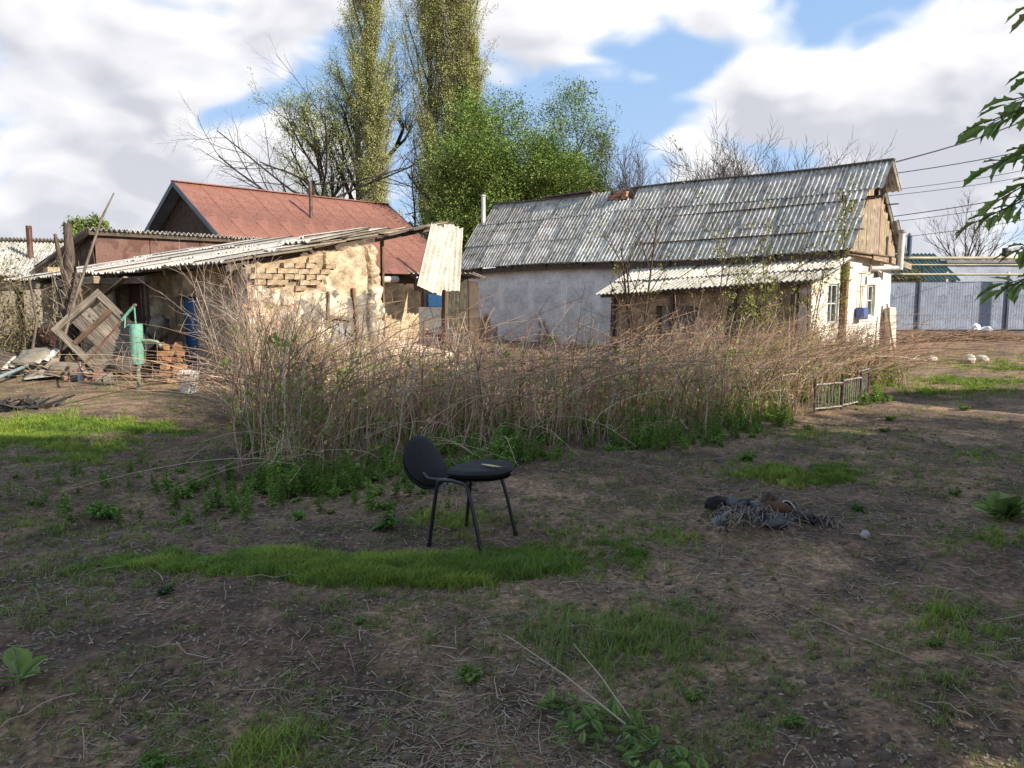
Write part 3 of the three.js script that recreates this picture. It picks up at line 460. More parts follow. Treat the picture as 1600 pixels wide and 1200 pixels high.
// ---------------------------------------------------------------- house with the rust red metal roof
{
  const a = Math.atan2(.748, .664), h = thing('red_roof_house', 'house under a rust red ribbed metal roof with dark plank gable', 'house', [-13.3, 0, -31.5], a);   // +x along the ridge, +z towards the yard
  const L = 10.8, w = 3.5, e = 3.7, p = 6.0, sl = (p - e) / w, wf = 5.4, ef = p - wf * sl;
  boxPart('wall', M.plaster, h, [L - .9, 3.5, w + 2.2], [L / 2 + .1, 1.75, -.4], [0, 0, 0], [.34, .26, .2]); boxPart('verandah_wall', M.wood, h, [L - .9, 2.3, 2.4], [L / 2 + .1, 1.15, 3.5], [0, 0, 0], [.45, .3, .24]);
  const roof = sub('roof', h);
  for (const sd of [1, -1]) for (let k = 0; k < 10; k++) { const x = k * 1.08, len = sd > 0 ? Math.hypot(wf, p - ef) : Math.hypot(w, p - e); sheet(roof, corr(1.1, len, 11, .014, .004, { seed: 30, seg: 6, nl: 2 }), M.redRoof, sd > 0 ? [x + 1.1, ef + .002 * (k % 2), wf] : [x, e, -w], sd > 0 ? [-1, 0, 0] : [1, 0, 0], [0, sl, -sd]); }
  beam('ridge_cap', M.redRoof, roof, [0, p + .02, 0], [L, p + .02, 0], .26, .04, [.9, .9, .9]);
  for (const x of [0.02, L]) for (const sd of [1, -1]) beam('barge_board', M.paint, roof, [x, (sd > 0 ? ef : e) - .09, sd > 0 ? wf : -w], [x, p - .08, 0], .035, .18, [.1, .12, .15]);
  for (const sd of [1, -1]) beam('soffit', M.paint, roof, [.3, (sd > 0 ? ef : e) - .05, sd > 0 ? wf : -w], [.3, p - .06, 0], .6, .02, [.17, .21, .26], 0);
  for (let k = 0; k < 26; k++) { const z = -w + .45 + k * .24, top = p - Math.abs(z) * sl - .12; boxPart('gable_plank', M.wood, h, [.03, Math.max(.2, top - 3.4), .225], [.62, (top + 3.4) / 2, z], [0, 0, 0], [.24 + .05 * (k % 3), .2 + .03 * (k % 2), .18]); }
  tubePart('stove_pipe', M.metal, h, [[5.15, 4.6, 1.75], [5.15, 6.35, 1.75]], .075, 10, [.22, .14, .11]); 
}

// ---------------------------------------------------------------- small plank outhouse between shed and white house
{
  const s = thing('plank_outhouse', 'grey plank outhouse with blue shutter between shed and white house', 'outhouse', [-2.9, 0, -23.5], -.12);
  const r = mulberry(44);
  for (let k = 0; k < 13; k++) boxPart('plank', M.wood, s, [.118, 2.0 + r() * .1, .03], [.08 + k * .122, 1.02, 0], [0, 0, (r() - .5) * .02], k > 6 ? [.62, .66, .62] : [.8, .55, .42]);
  boxPart('rear_wall', M.wood, s, [1.6, 2, .05], [.8, 1, -1.8], [0, 0, 0], DARKWOOD); for (const x of [.0, 1.62]) boxPart('side_wall', M.wood, s, [.05, 2, 1.7], [x, 1, -.92], [0, 0, 0], DARKWOOD);
  const roof = sub('roof', s); for (let k = 0; k < 2; k++) sheet(roof, corr(1.0, 2.4, 7, .025, .012, { seed: 50 + k, nick: .05 }), slateT[k], [-.12 + k * .96, 2.12, .3 - 2.4 + .1], [1, 0, 0], [0, .04, 1]);
  const sh = sub('blue_shutter', s); boxPart('frame', M.paint, sh, [.62, .6, .05], [.62, 1.42, .04], [0, 0, 0], [.04, .05, .07]); boxPart('panel', M.paint, sh, [.42, .36, .03], [.66, 1.42, .08], [0, 0, 0], [.05, .17, .4]);
  tag(boxPart('block_wall', M.plaster, scene, [1.0, .75, .2], [-2.05, .9, -19.2], [0, -.2, 0], [.42, .42, .42], .06, r), 'short grey rendered wall end beside the plank outhouse', 'wall');
  tag(boxPart('rubbish_tarp', M.cloth, scene, [1.1, .35, .7], [-1.95, .5, -17.8], [.2, .3, .1], [.13, .12, .13], .2, r), 'dark tarp heaped behind the ruined end wall', 'tarp');
  tag(boxPart('concrete_slab', M.plaster, scene, [1.25, .07, .7], [-1.72, .36, -15.9], [.5, .25, -.42], [.62, .52, .4], .04, r), 'pale tilted slab fallen beside the ruined wall', 'slab');
  tag(boxPart('fence_stake', M.wood, scene, [.12, 1.25, .05], [-1.5, .62, -17.6], [0, .2, .03], [1.4, 1.2, 1.0], .01, r), 'upright pale stake beside the tilted slab', 'stake');
}
// thin white flue pipe beyond the far end of the white house
{ const p = thing('flue_mast', 'tall thin white metal flue beyond the white house', 'flue', [-1.15, 0, -32.2]); tubePart('pipe', M.paint, p, [[0, 0, 0], [0, 5.5, 0]], .085, 10, [.7, .72, .72]); tubePart('cap', M.paint, p, [[0, 5.5, 0], [0, 5.56, 0]], .11, 10, [.6, .62, .62]); }

// ---------------------------------------------------------------- far slate roofed house by the left margin
{
  const h = thing('slate_house', 'distant house with pale slate roof and rusty pipe behind the vines', 'house', [-24.5, 0, -28], .35), r = mulberry(61);
  boxPart('wall', M.plaster, h, [11, 2.4, 5], [4, 1.2, -2.8], [0, 0, 0], [.3, .27, .23]);
  const roof = sub('roof', h); for (let c = 0; c < 10; c++) for (let q = 0; q < 3; q++) { const x = -2 + c * 1.08; sheet(roof, corr(1.12, 1.6, 8, .035, .012, { seed: c % 4 + 70, nick: .04 }), r() < .5 ? slateT[0] : slateT[1], [x, 2.3 + q * .52 + q * .015, .3 - q * 1.35], [-1, 0, 0], [0, .385, -1]); sheet(roof, corr(1.12, 1.6, 8, .035, .012, { seed: c % 4 + 70, nick: .04 }), slateT[1], [x - 1.12, 2.3 + q * .52, -7.4 + q * 1.35], [1, 0, 0], [0, .385, 1]); }
  tubePart('rusty_pipe', M.metal, h, [[6.3, 2.6, -1.6], [6.3, 4.3, -1.6]], .11, 8, [.22, .11, .08]);
}

// ---------------------------------------------------------------- steel fence, gas pipe, houses behind it
{
  const f = thing('steel_fence', 'blue grey profiled steel sheet fence along the far side of the yard', 'fence', [12, 0, -34.2]), r = mulberry(66);
  const g = corr(1.16, 2.04, 10, .003, .003, { seed: 90, seg: 4, nl: 1 });
  mat('fenceSteel', [.31, .37, .5], .5, withTex('plaster', .3));
  for (let k = 0; k < 20; k++) { const m = sheet(f, g, M.fenceSteel, [k * 1.13, .04 + k * .004, 0], [1, 0, 0], [0, 1, 0], 'fence_panel'); m.rotation.set(-Math.PI / 2, 0, 0); m.scale.z = 1; m.position.set(k * 1.13, 2.1 + k * .004, (k % 2) * .004); m.rotation.x = Math.PI / 2; }
  for (const [x, w] of [[.2, .06], [5.55, .06], [9.4, .09], [13.6, .06], [18, .06]]) boxPart('post', M.paint, f, [w, 2.2, .07], [x, 1.1, .045], [0, 0, 0], [.07, .08, .11]);
  beam('top_rail', M.paint, f, [0, 2.1, -.02], [22.6, 2.18, -.02], .05, .04, [.1, .12, .16]);
  const gp = thing('gas_main', 'pale yellow gas pipes carried on white posts above the fence', 'pipeline', [12, 0, -36]);
  for (const [y, rad] of [[3.23, .085], [2.93, .04], [2.5, .065]]) tubePart('pipe', M.paint, gp, [[-2, y, 0], [12, y + .0, 0], [24, y + .03, 0]], rad * .85, 8, [.55, .51, .34]);
  for (const x of [1, 5.6 + 2.2, 10.6, 14, 19]) boxPart('support_post', M.paint, gp, [.09, 2.65, .09], [x, 1.3, -.16], [0, 0, 0], [.7, .7, .66]);
  const gh2 = thing('green_roof_house', 'house with dark green glazed tile roof beyond the steel fence', 'house', [17.5, 0, -46], 0);
  boxPart('wall', M.plaster, gh2, [8.2, 2.4, 5.6], [4.2, 1.2, -3.2], [0, 0, 0], [.7, .68, .64]);
  const rf = sub('roof', gh2); mat('greenTile', [.035, .085, .075], .35, {});
  for (let c = 0; c < 7; c++) for (let q = 0; q < 4; q++) sheet(rf, corr(1.22, .95, 5, .04, .006, { seed: 95, nl: 1 }), M.greenTile, [c * 1.2 + 1.2, 2.35 + q * .43 + .03, .2 - q * .78], [-1, 0, 0], [0, .5, -1], 'tile_strip');
  sheet(rf, corr(8.4, 3.6, 34, .03, .006, { seed: 96, nl: 1, seg: 4 }), M.greenTile, [0, 2.35, -6.1], [1, 0, 0], [0, .5, 1], 'rear_slope');
  { const a = new Acc(); a.col = [.72, .7, .68]; const A0 = V(8.3, 2.3, 0), B0 = V(8.3, 4.05, -3), C0 = V(8.3, 2.3, -6), n = V(1, 0, 0); const k = [A0, C0, B0].map((q) => a.vert(q.x, q.y, q.z, 1, 0, 0, q.z, q.y)); a.tri(...k); const k2 = [A0, C0, B0].map((q) => a.vert(q.x - .1, q.y, q.z, -1, 0, 0, q.z, q.y)); a.tri(...k2); a.build('gable', M.plaster, gh2); }
  tubePart('chimney_pipe', M.paint, gh2, [[6.6, 3.6, -2.4], [6.6, 5.1, -2.4]], .14, 10, [.06, .1, .17]); tubePart('chimney_cowl', M.paint, gh2, [[6.6, 5.13, -2.4], [6.6, 5.3, -2.4]], [.2, .05], 10, [.5, .5, .5]);
  const gs = thing('grey_panel_house', 'grey panelled house beside the green tiled roof', 'house', [26.3, 0, -47.5]); boxPart('wall', M.fenceSteel, gs, [4.6, 3.45, 4], [2, 1.72, -2], [0, 0, 0], [1.5, 1.45, 1.35]); boxPart('roof_slab', M.paint, gs, [4.9, .18, 4.4], [2, 3.54, -2], [0, 0, 0], [.25, .25, .27]); tubePart('chimney', M.metal, gs, [[3.7, 3.5, -1], [3.7, 4.4, -1]], .17, 8, [.05, .05, .05]);
  const gy = thing('ribbed_roof_house', 'house with pale ribbed roof at the end of the steel fence', 'house', [29.5, 0, -44]); boxPart('wall', M.plaster, gy, [8, 2.1, 4], [4, 1.05, -2.4], [0, 0, 0], [.6, .58, .55]); const gr = sub('roof', gy); for (let c = 0; c < 7; c++) sheet(gr, corr(1.15, 3.0, 7, .04, .012, { seed: 97, nl: 1 }), slateT[c % 4], [c * 1.12 + 1.1, 2.15, .3], [-1, 0, 0], [0, .52, -1]);
}
// overhead wires from poles out of frame
{
  const wires = [[[9.4, 4.85, -20.4], [19, 8.6, -25]], [[14.2, 6.15, -31], [26, 8.9, -31]], [[14.2, 5.55, -31], [26, 8.0, -31]], [[14.2, 5.35, -31], [26, 7.7, -31]], [[14.4, 4.55, -31], [26, 7.2, -31]], [[14.4, 4.35, -31], [26, 6.8, -31]], [[14.6, 3.75, -31], [26, 6.1, -31]], [[-6.6, 5.0, -39], [2, 5.9, -36]]];
  wires.forEach(([a, b], i) => { const pts = []; for (let k = 0; k <= 16; k++) { const t = k / 16; pts.push([mix(a[0], b[0], t), mix(a[1], b[1], t) - Math.sin(t * Math.PI) * .35, mix(a[2], b[2], t)]); } tag(tubePart('overhead_wire', M.plain, scene, pts, i < 2 || i === 4 ? .017 : .011, 4, [.03, .03, .035]), i === 0 ? 'black service wire running off the white house ridge' : i === 7 ? 'wire strung between red roof house and the green maple' : 'overhead wire crossing the sky beyond the white house', 'wire', i === 0 || i === 7 ? undefined : 'overhead wires beyond the white house'); });
  const pole = thing('utility_pole', 'grey concrete utility pole carrying the overhead wires', 'pole', [26, 0, -31]); tubePart('shaft', M.plaster, pole, [[0, 0, 0], [0, 9.4, 0]], [.17, .1], 10, [.5, .5, .48]); boxPart('crossarm', M.wood, pole, [.1, .1, 1.6], [0, 8.5, 0], [0, 0, 0], DARKWOOD);
}

// ---------------------------------------------------------------- trees
const TAU = Math.PI * 2;
function grow(seed, o) {
  const rnd = mulberry(seed), a = new Acc(), tips = [];
  const turnFrom = (d, ang, az) => { const p = Math.abs(d.y) > .9 ? V(1, 0, 0) : V(0, 1, 0), x = d.clone().cross(p).normalize(), z = d.clone().cross(x); return d.clone().multiplyScalar(Math.cos(ang)).addScaledVector(x, Math.sin(ang) * Math.cos(az)).addScaledVector(z, Math.sin(ang) * Math.sin(az)).normalize(); };
  const branch = (p, d, len, r, lv) => {
    const n = lv === 0 ? 9 : lv < 3 ? 5 : 3, pts = [p.clone()], rad = [r], q = p.clone(), dir = d.clone(), end = lv >= o.levels ? r * .35 : r * (o.taper ?? .45);
    for (let k = 1; k <= n; k++) { const w = o.wig * (lv === 0 ? .35 : 1); dir.x += (rnd() - .5) * w; dir.y += (rnd() - .5) * w + (lv ? o.up * .5 : 0); dir.z += (rnd() - .5) * w; dir.normalize(); q.addScaledVector(dir, len / n); pts.push(q.clone()); rad.push(mix(r, end, k / n)); }
    const c = o.bark, s = .8 + rnd() * .4; a.col = [c[0] * s, c[1] * s, c[2] * s]; a.tube(pts, rad, lv === 0 ? 9 : lv === 1 ? 6 : lv === 2 ? 4 : 3);
    if (lv >= o.levels) { for (let k = 1; k <= n; k++) tips.push([pts[k], dir.clone(), lv]); return; }
    const m = o.kids[lv], az0 = rnd() * TAU, from = o.from[lv] ?? .3;
    for (let k = 0; k < m; k++) {
      const t = mix(from, 1, (k + rnd() * .8) / m), f = Math.min(n - .01, t * n), i = Math.floor(f), pp = pts[i].clone().lerp(pts[i + 1], f - i), dd = pts[i + 1].clone().sub(pts[i]).normalize();
      branch(pp, turnFrom(dd, o.ang[lv] * (.7 + .6 * rnd()), az0 + k * 2.4 + rnd()), len * o.ratio[lv] * (.65 + .6 * rnd()) * (o.shape ? o.shape(lv, t) : 1), Math.max(o.minR ?? .004, mix(rad[i], rad[i + 1], f - i) * (o.rr ?? .55)), lv + 1);
    }
    if (o.leafy && lv >= o.leafy) for (let k = 2; k <= n; k++) tips.push([pts[k], dir.clone(), lv]);
  };
  for (const st of o.stems ?? [[0, 0, 0, 0, 1]]) branch(V(st[0], -.15, st[1]), V(st[2], 1, st[3]).normalize(), o.height * st[4], o.r * Math.sqrt(st[4]), 0);
  return { acc: a, tips, rnd };
}
// a leaf spray: folded pointed leaves round a short twig
function spray(seed, n, leaf, reach, broad = .5) {
  const r = mulberry(seed), a = new Acc();
  for (let k = 0; k < n; k++) {
    const d = V(r() - .5, r() - .35, r() - .5).normalize(), b = d.clone().multiplyScalar(reach * (.2 + .8 * r())), dir = V(r() - .5, r() - .6, r() - .5).add(d).normalize(), side = dir.clone().cross(V(r() - .5, 1, r() - .5)).normalize(), up = side.clone().cross(dir), L = leaf * (.7 + .6 * r()), c = .75 + .5 * r(); a.col = [c, c * (.95 + .1 * r()), c * .9];
    const A = b, C = b.clone().addScaledVector(dir, L), m = b.clone().addScaledVector(dir, L * .45), B = m.clone().addScaledVector(side, L * broad * .5).addScaledVector(up, L * .09), D = m.clone().addScaledVector(side, -L * broad * .5).addScaledVector(up, L * .09);
    const v = [A, B, C, D].map((q) => a.vert(q.x, q.y, q.z, up.x, up.y, up.z, 0, 0)); a.tri(v[0], v[1], v[2]); a.tri(v[0], v[2], v[3]);
  }
  return a.geo(true);
}
function crown(parent, geo, spots, rnd, sc, col, name = 'crown', m = M.leaf) {
  const im = new THREE.InstancedMesh(geo, m, spots.length), q = new THREE.Quaternion(), mm = new THREE.Matrix4(), c = new THREE.Color();
  spots.forEach(([p, d], i) => { q.setFromEuler(new THREE.Euler(rnd() * .9 - .45, rnd() * TAU, rnd() * .9 - .45)); const s = sc * (.65 + .7 * rnd()); mm.compose(p, q, V(s, s, s)); im.setMatrixAt(i, mm); const k = .8 + .4 * rnd(), y = rnd(); c.setRGB(col[0] * k * (1 + .2 * y), col[1] * k * (1 + .08 * y), col[2] * k); im.setColorAt(i, c); });
  im.name = name; im.userData.kind = 'stuff'; parent.add(im); return im;
}
const scatter = (tips, per, rad, rnd) => { const out = []; for (const [p, d] of tips) for (let k = 0; k < per; k++) out.push([p.clone().add(V((rnd() - .5) * rad, (rnd() - .5) * rad, (rnd() - .5) * rad)), d]); return out; };
const pick = (list, n, rnd) => { const l = list.slice(); for (let k = l.length - 1; k > 0; k--) { const j = Math.floor(rnd() * (k + 1)); [l[k], l[j]] = [l[j], l[k]]; } return l.slice(0, n); };

// lombardy poplars
function poplar(label, pos, h, width, seed, stems) {
  const t = thing('poplar_tree', label, 'tree', pos, seed);
  const g = grow(seed, { height: h, r: .3, levels: 3, kids: [48, 7, 5], from: [.07, .15, .2], ang: [.3, .3, .5], ratio: [.24, .42, .4], up: .16, wig: .1, bark: [.33, .28, .21], minR: .008, rr: .4, stems, shape: (lv, q) => lv === 0 ? (width / 3) * (q > .8 ? 1.15 - q * .75 : .6 + .4 * Math.sin(Math.min(1, q * 1.6) * 1.57)) : 1 });
  g.acc.build('trunk', M.bark, t);
  crown(t, spray(seed + 1, 13, .075, .3, .65), pick(scatter(g.tips, 3, .3, g.rnd), width > 3 ? 17000 : width > 2 ? 13500 : 7000, g.rnd), g.rnd, 1, [.40, .435, .205], 'crown', M.farLeaf);
}
poplar('single tall slender poplar standing behind the red roof house', [-9.3, 0, -55], 25, 2.75, 301);
poplar('widest tall poplar with several stems beside the green maple', [-4.3, 0, -56], 26, 3.3, 302, [[0, 0, .0, 0, 1], [.7, .4, .01, 0, .9], [-1.5, .2, -.01, 0, .8]]);
poplar('shorter thin poplar rising out of the green maple', [-2.55, 0, -55], 18.2, 1.7, 303);

// dense green maple
{
  const t = thing('maple_tree', 'broad bushy maple in full green leaf behind the white house', 'tree', [.6, 0, -43]);
  const g = grow(77, { height: 6.2, r: .42, levels: 4, kids: [11, 6, 5, 4], from: [.25, .25, .2, .2], ang: [.85, .7, .7, .7], ratio: [.72, .56, .5, .5], up: .12, wig: .28, bark: [.13, .11, .09], stems: [[0, 0, .1, 0, 1], [-2.2, .6, -.12, 0, .95], [1.4, -.5, .25, .05, .8]], leafy: 3 });
  g.acc.build('trunk', M.bark, t);
  const sp = g.tips.filter(([p]) => p.x > -4.8 && p.x < 4.6 && p.y < 12.8);
  crown(t, spray(78, 15, .088, .36, .7), pick(scatter(sp, 6, .95, g.rnd), 33000, g.rnd), g.rnd, 1, [.16, .245, .07], 'crown', M.farLeaf);
}
// half bare tree with sparse new leaf
{
  const t = thing('spreading_tree', 'dark branched tree with sparse fresh leaves beside the slender poplar', 'tree', [-10.6, 0, -57]);
  const g = grow(91, { height: 15, r: .36, levels: 4, kids: [11, 6, 5, 4], from: [.4, .3, .2, .2], ang: [.62, .6, .6, .65], ratio: [.4, .5, .5, .5], up: .14, wig: .2, bark: [.09, .075, .062], minR: .012, stems: [[0, 0, -.02, 0, 1], [-.7, .3, -.2, 0, .86]], leafy: 4, shape: (lv, q) => lv === 0 ? 1.25 - .6 * q : 1 });
  g.acc.build('trunk', M.bark, t);
  crown(t, spray(92, 8, .085, .3, .6), pick(scatter(g.tips, 2, .6, g.rnd).filter(([p]) => p.y > 8), 5200, g.rnd), g.rnd, 1, [.3, .37, .14], 'crown', M.farLeaf);
  const low = thing('bare_tree', 'low leafless tree with arching dark limbs above the red roof', 'tree', [-12.0, 0, -46]);
  grow(95, { height: 8.2, r: .24, levels: 4, kids: [9, 6, 5, 4], from: [.55, .25, .2, .2], ang: [1.2, .7, .6, .6], ratio: [.8, .45, .5, .5], up: .06, wig: .3, bark: [.1, .085, .075] }).acc.build('trunk', M.bark, low);
  const pol = thing('pollarded_tree', 'pollarded tree with brush of thin shoots between the poplars', 'tree', [-8.6, 0, -57.5]), a = new Acc(), r = mulberry(97); a.col = [.12, .1, .085];
  a.tube([V(-1.1, -.1, 0), V(-1.05, 5, 0), V(-1.0, 9.6, 0), V(-.5, 11, .1), V(.3, 11.9, 0), V(.75, 12.9, 0), V(.9, 13.3, 0)], [.28, .22, .19, .16, .14, .12, .1], 8); a.tube([V(.3, 11.9, 0), V(1.0, 12.5, .1), V(1.35, 13.1, .1)], [.12, .1, .08], 6);
  for (let k = 0; k < 70; k++) { const b = r() < .5 ? V(.88, 13.2, 0) : V(1.33, 13.0, .1), ang = (r() - .55) * 1.5, L = 1.4 + r() * 1.6, d = V(Math.sin(ang), Math.cos(ang), (r() - .5) * .8).normalize(); a.tube([b.clone(), b.clone().addScaledVector(d, L * .5).add(V(0, .04, 0)), b.clone().addScaledVector(d, L).add(V(0, .16, 0))], [.018, .005], 3); } a.build('trunk', M.bark, pol);
}
// leafless trees behind the white house
[[7.4, -40, 6.6, 401, 'leafless tree with wide dark fork behind the slate ridge'], [9.8, -41, 6.2, 402, 'thin leafless tree between two larger bare trees behind the ridge'], [11.9, -40, 7.1, 403, 'tallest leafless tree with fan of pale twigs behind the ridge']].forEach(([x, z, h, seed, label], i) => {
  const t = thing('bare_tree', label, 'tree', [x, 0, z], 0, 'leafless trees behind the white house'), r = mulberry(seed), stems = []; for (let k = 0; k < (i === 1 ? 5 : 7); k++) { const az = k * 2.4 + r(), sp = .12 + .5 * r(); stems.push([Math.cos(az) * .2, Math.sin(az) * .2, Math.cos(az) * sp, Math.sin(az) * sp, .75 + .3 * r()]); }
  const g = grow(seed, { height: h * 1.16, r: .13, levels: 3, kids: [17, 9, 5], from: [.2, .15, .12], ang: [.5, .5, .5], ratio: [.3, .5, .5], up: .07, wig: .13, bark: [.21, .175, .15], minR: .011, rr: .5, stems, taper: .2 }); g.acc.build('trunk', M.bark, t);
});
// distant trees
{
  const t = thing('round_tree', 'small round green tree far behind the brown shed roof', 'tree', [-32, 0, -60]); const g = grow(88, { height: 6.3, r: .25, levels: 3, kids: [16, 6, 5], from: [.35, .2, .2], ang: [.9, .7, .7], ratio: [.34, .55, .5], up: .1, wig: .3, bark: [.12, .1, .08], shape: (lv, q) => lv === 0 ? 1.1 - .6 * q : 1 }); g.acc.build('trunk', M.bark, t); crown(t, spray(89, 8, .18, .36, .6), pick(scatter(g.tips, 5, .6, g.rnd), 3600, g.rnd), g.rnd, 1, [.15, .21, .075], 'crown', M.farLeaf);
  const b = thing('bare_tree', 'small leafless tree beyond the steel fence', 'tree', [34.3, 0, -60]); grow(99, { height: 4.6, r: .2, levels: 4, kids: [9, 5, 5, 4], from: [.35, .2, .15, .15], ang: [.6, .5, .5, .5], ratio: [.8, .55, .5, .5], up: .12, wig: .16, bark: [.16, .12, .1], minR: .011 }).acc.build('trunk', M.bark, b);
  const f = thing('bare_tree', 'tiny leafless tree above the pale slate roof', 'tree', [-45, 0, -66]); grow(93, { height: 4.6, r: .2, levels: 4, kids: [7, 5, 5, 4], from: [.4, .2, .15, .15], ang: [.6, .5, .5, .5], ratio: [.6, .55, .5, .5], up: .1, wig: .2, bark: [.14, .12, .1], minR: .011 }).acc.build('trunk', M.bark, f);
  const hd = thing('clipped_hedge', 'olive brown hedge between white house and green roof', 'hedge', [18.2, 0, -39]), r = mulberry(41), sp = []; for (let k = 0; k < 2600; k++) sp.push([V((r() - .5) * 4, r() * 3.05 * (.85 + .15 * r()), (r() - .5) * 1.1), V(0, 1, 0)]); crown(hd, spray(42, 6, .12, .16, .5), sp, r, 1, [.15, .13, .05], 'foliage', M.farLeaf); const a = new Acc(); a.col = [.15, .12, .09]; for (let k = 0; k < 14; k++) a.tube([V((r() - .5) * 3.6, 0, (r() - .5) * .5), V((r() - .5) * 3.6, 2.7, (r() - .5) * .7)], [.04, .015], 4); a.build('stem', M.bark, hd);
  // a far belt of trees closing the horizon all round
  const far = [], r2 = mulberry(53); for (let k = 0; k < 9000; k++) { const az = r2() * TAU, d = 130 + r2() * 60; far.push([V(Math.sin(az) * d, r2() * (2.2 + 3.2 * noise2(az * 14, 3, 2)), Math.cos(az) * d), V(0, 1, 0)]); }
  const im = crown(scene, spray(54, 14, .9, 1.5, .7), far, r2, 1, [.1, .115, .06], 'distant_woods', M.farLeaf); kindOf(im, 'stuff', 'low distant belt of trees along the horizon', 'woods');
}

// trees and roofs beside and behind the photographer that shade the yard
{
  const shade = [[5.3, -1.1, 7.5, 501, 'leafy box elder beside the yard with a branch hanging into view'], [8.1, -1.8, 7.9, 502, 'leafy box elder second along the row beside the yard'], [10.8, -1.7, 7.9, 503, 'leafy box elder third along the row beside the yard'], [13.5, -1.4, 7.8, 504, 'leafy box elder fourth along the row beside the yard'], [16.2, -1.4, 7.8, 507, 'leafy box elder last along the row beside the yard'], [6.6, 3.2, 8.8, 505, 'leafy box elder standing behind the row beside the yard']];
  const geo = spray(520, 9, .17, .3, .6); let first;
  for (const [x, z, h, seed, label] of shade) {
    const t = thing('box_elder_tree', label, 'tree', [x, 0, z]); first = first || t;
    const g = grow(seed, { height: h * .62, r: .17, levels: 3, kids: [13, 6, 5], from: [.25, .2, .2], ang: [.85, .75, .7], ratio: [.46, .55, .5], up: .14, wig: .25, bark: [.15, .125, .1], leafy: 2 }); g.acc.build('trunk', M.bark, t);
    const lim = ([p]) => { const wx = p.x + x, wz = p.z + z; return wz > -.2 || wx > .80 * -wz + .75; };
    crown(t, geo, pick(scatter(g.tips, 7, .8, g.rnd).filter(lim), 5200, g.rnd), g.rnd, 1.25, [.09, .15, .035], 'crown', M.farLeaf);
  }
  // the branch in view, with every leaf its own piece
  const br = sub('hanging_branch', first), r = mulberry(540), wood = new Acc(); wood.col = [.15, .11, .08];
  const leafG = [0, 1, 2].map((k) => { const a = new Acc(), L = 1, out = [[0, 0], [.13, .16], [.2, .34], [.34, .44], [.2, .52], [.17, .66], [.22, .76], [.08, .86], [0, 1]]; const fold = .12 + .06 * k; const c = [];
    for (let i = 0; i < out.length; i++) { const [w, l] = out[i], bend = -.25 * l * l * (.5 + k * .4); c.push([a.vert(0, bend, l * L, 0, 1, 0, 0, l), a.vert(w, bend + w * fold * 2, l * L, -.3, 1, 0, w, l), a.vert(-w, bend + w * fold * 2, l * L, .3, 1, 0, -w, l)]); }
    for (let i = 0; i < c.length - 1; i++) for (const q of [1, 2]) { a.tri(c[i][0], c[i][q], c[i + 1][q]); a.tri(c[i][0], c[i + 1][q], c[i + 1][0]); } return a.geo(true); });
  const lm = [[.19, .29, .075], [.15, .25, .06], [.24, .33, .085], [.24, .24, .09]].map((c, i) => { const m = M.leaf.clone(); m.color.setRGB(...c); m.name = 'elderLeaf' + i; return m; });
  const O = V(5.3, 0, -1.1), put = (p, dir, L) => { const m = new THREE.Mesh(leafG[Math.floor(r() * 3)], lm[Math.floor(r() * 3.4)]); m.name = 'leaf'; m.position.copy(p).sub(O); m.lookAt(0, 0, 0); const z = dir.clone().normalize(), x = V(0, 1, 0).add(V((r() - .5) * .9, 0, (r() - .5) * .9)).cross(z).normalize(), y = z.clone().cross(x); m.quaternion.setFromRotationMatrix(new THREE.Matrix4().makeBasis(x, y, z)); m.scale.set(L * .95, L, L); br.add(m); };
  const twig = (pts, r0) => wood.tube(pts.map((q) => q.clone().sub(O)), [r0, r0 * .4], 5);
  const clusters = [[V(2.9, 2.75, -3.1), V(2.12, 2.62, -3.2)], [V(2.9, 2.42, -3.1), V(2.0, 2.38, -3.3)], [V(2.9, 2.1, -3.1), V(1.92, 2.12, -3.0)], [V(2.9, 2.3, -3.0), V(2.05, 2.2, -3.1)],   // hanging shoots: root, tip
    [V(2.75, 2.95, -2.9), V(2.02, 2.72, -3.2)], [V(2.75, 2.62, -3.0), V(2.1, 2.5, -3.3)], [V(2.75, 2.5, -3.0), V(1.86, 2.27, -3.2)], [V(2.7, 2.45, -2.95), V(1.83, 2.08, -3.1)], [V(2.7, 2.35, -3.0), V(1.95, 1.98, -3.2)], [V(2.7, 2.2, -3.05), V(1.80, 1.88, -3.1)], [V(2.8, 2.1, -3.1), V(2.04, 1.78, -3.2)], [V(2.9, 1.95, -3.2), V(1.98, 1.62, -3.2)], [V(2.9, 1.85, -3.2), V(2.2, 1.66, -3.35)]];
  for (const [a, b] of clusters) {
    const mid = a.clone().lerp(b, .55).add(V(0, .05, 0)), pts = [a, mid, b]; twig(pts, .006);
    for (let k = 0; k < 7; k++) { const t = .3 + k / 7 * .7, p = t < .55 ? a.clone().lerp(mid, t / .55) : mid.clone().lerp(b, (t - .55) / .45), along = b.clone().sub(a).normalize();
      for (const sd of [1, -1]) { const d = along.clone().multiplyScalar(.7).add(V(0, -.25 + (r() - .5) * .5, sd * .6)).normalize(), q = p.clone().addScaledVector(d, .06 + .05 * r()); twig([p, q], .0022); const s = .06 + .05 * r(); put(q, d, s * 1.25); put(p.clone().lerp(q, .6), d.clone().add(V(.2, .6, sd * .3)), s); put(p.clone().lerp(q, .6), d.clone().add(V(-.2, -.7, -sd * .2)), s); } }
    put(b, b.clone().sub(mid), .11);
  }
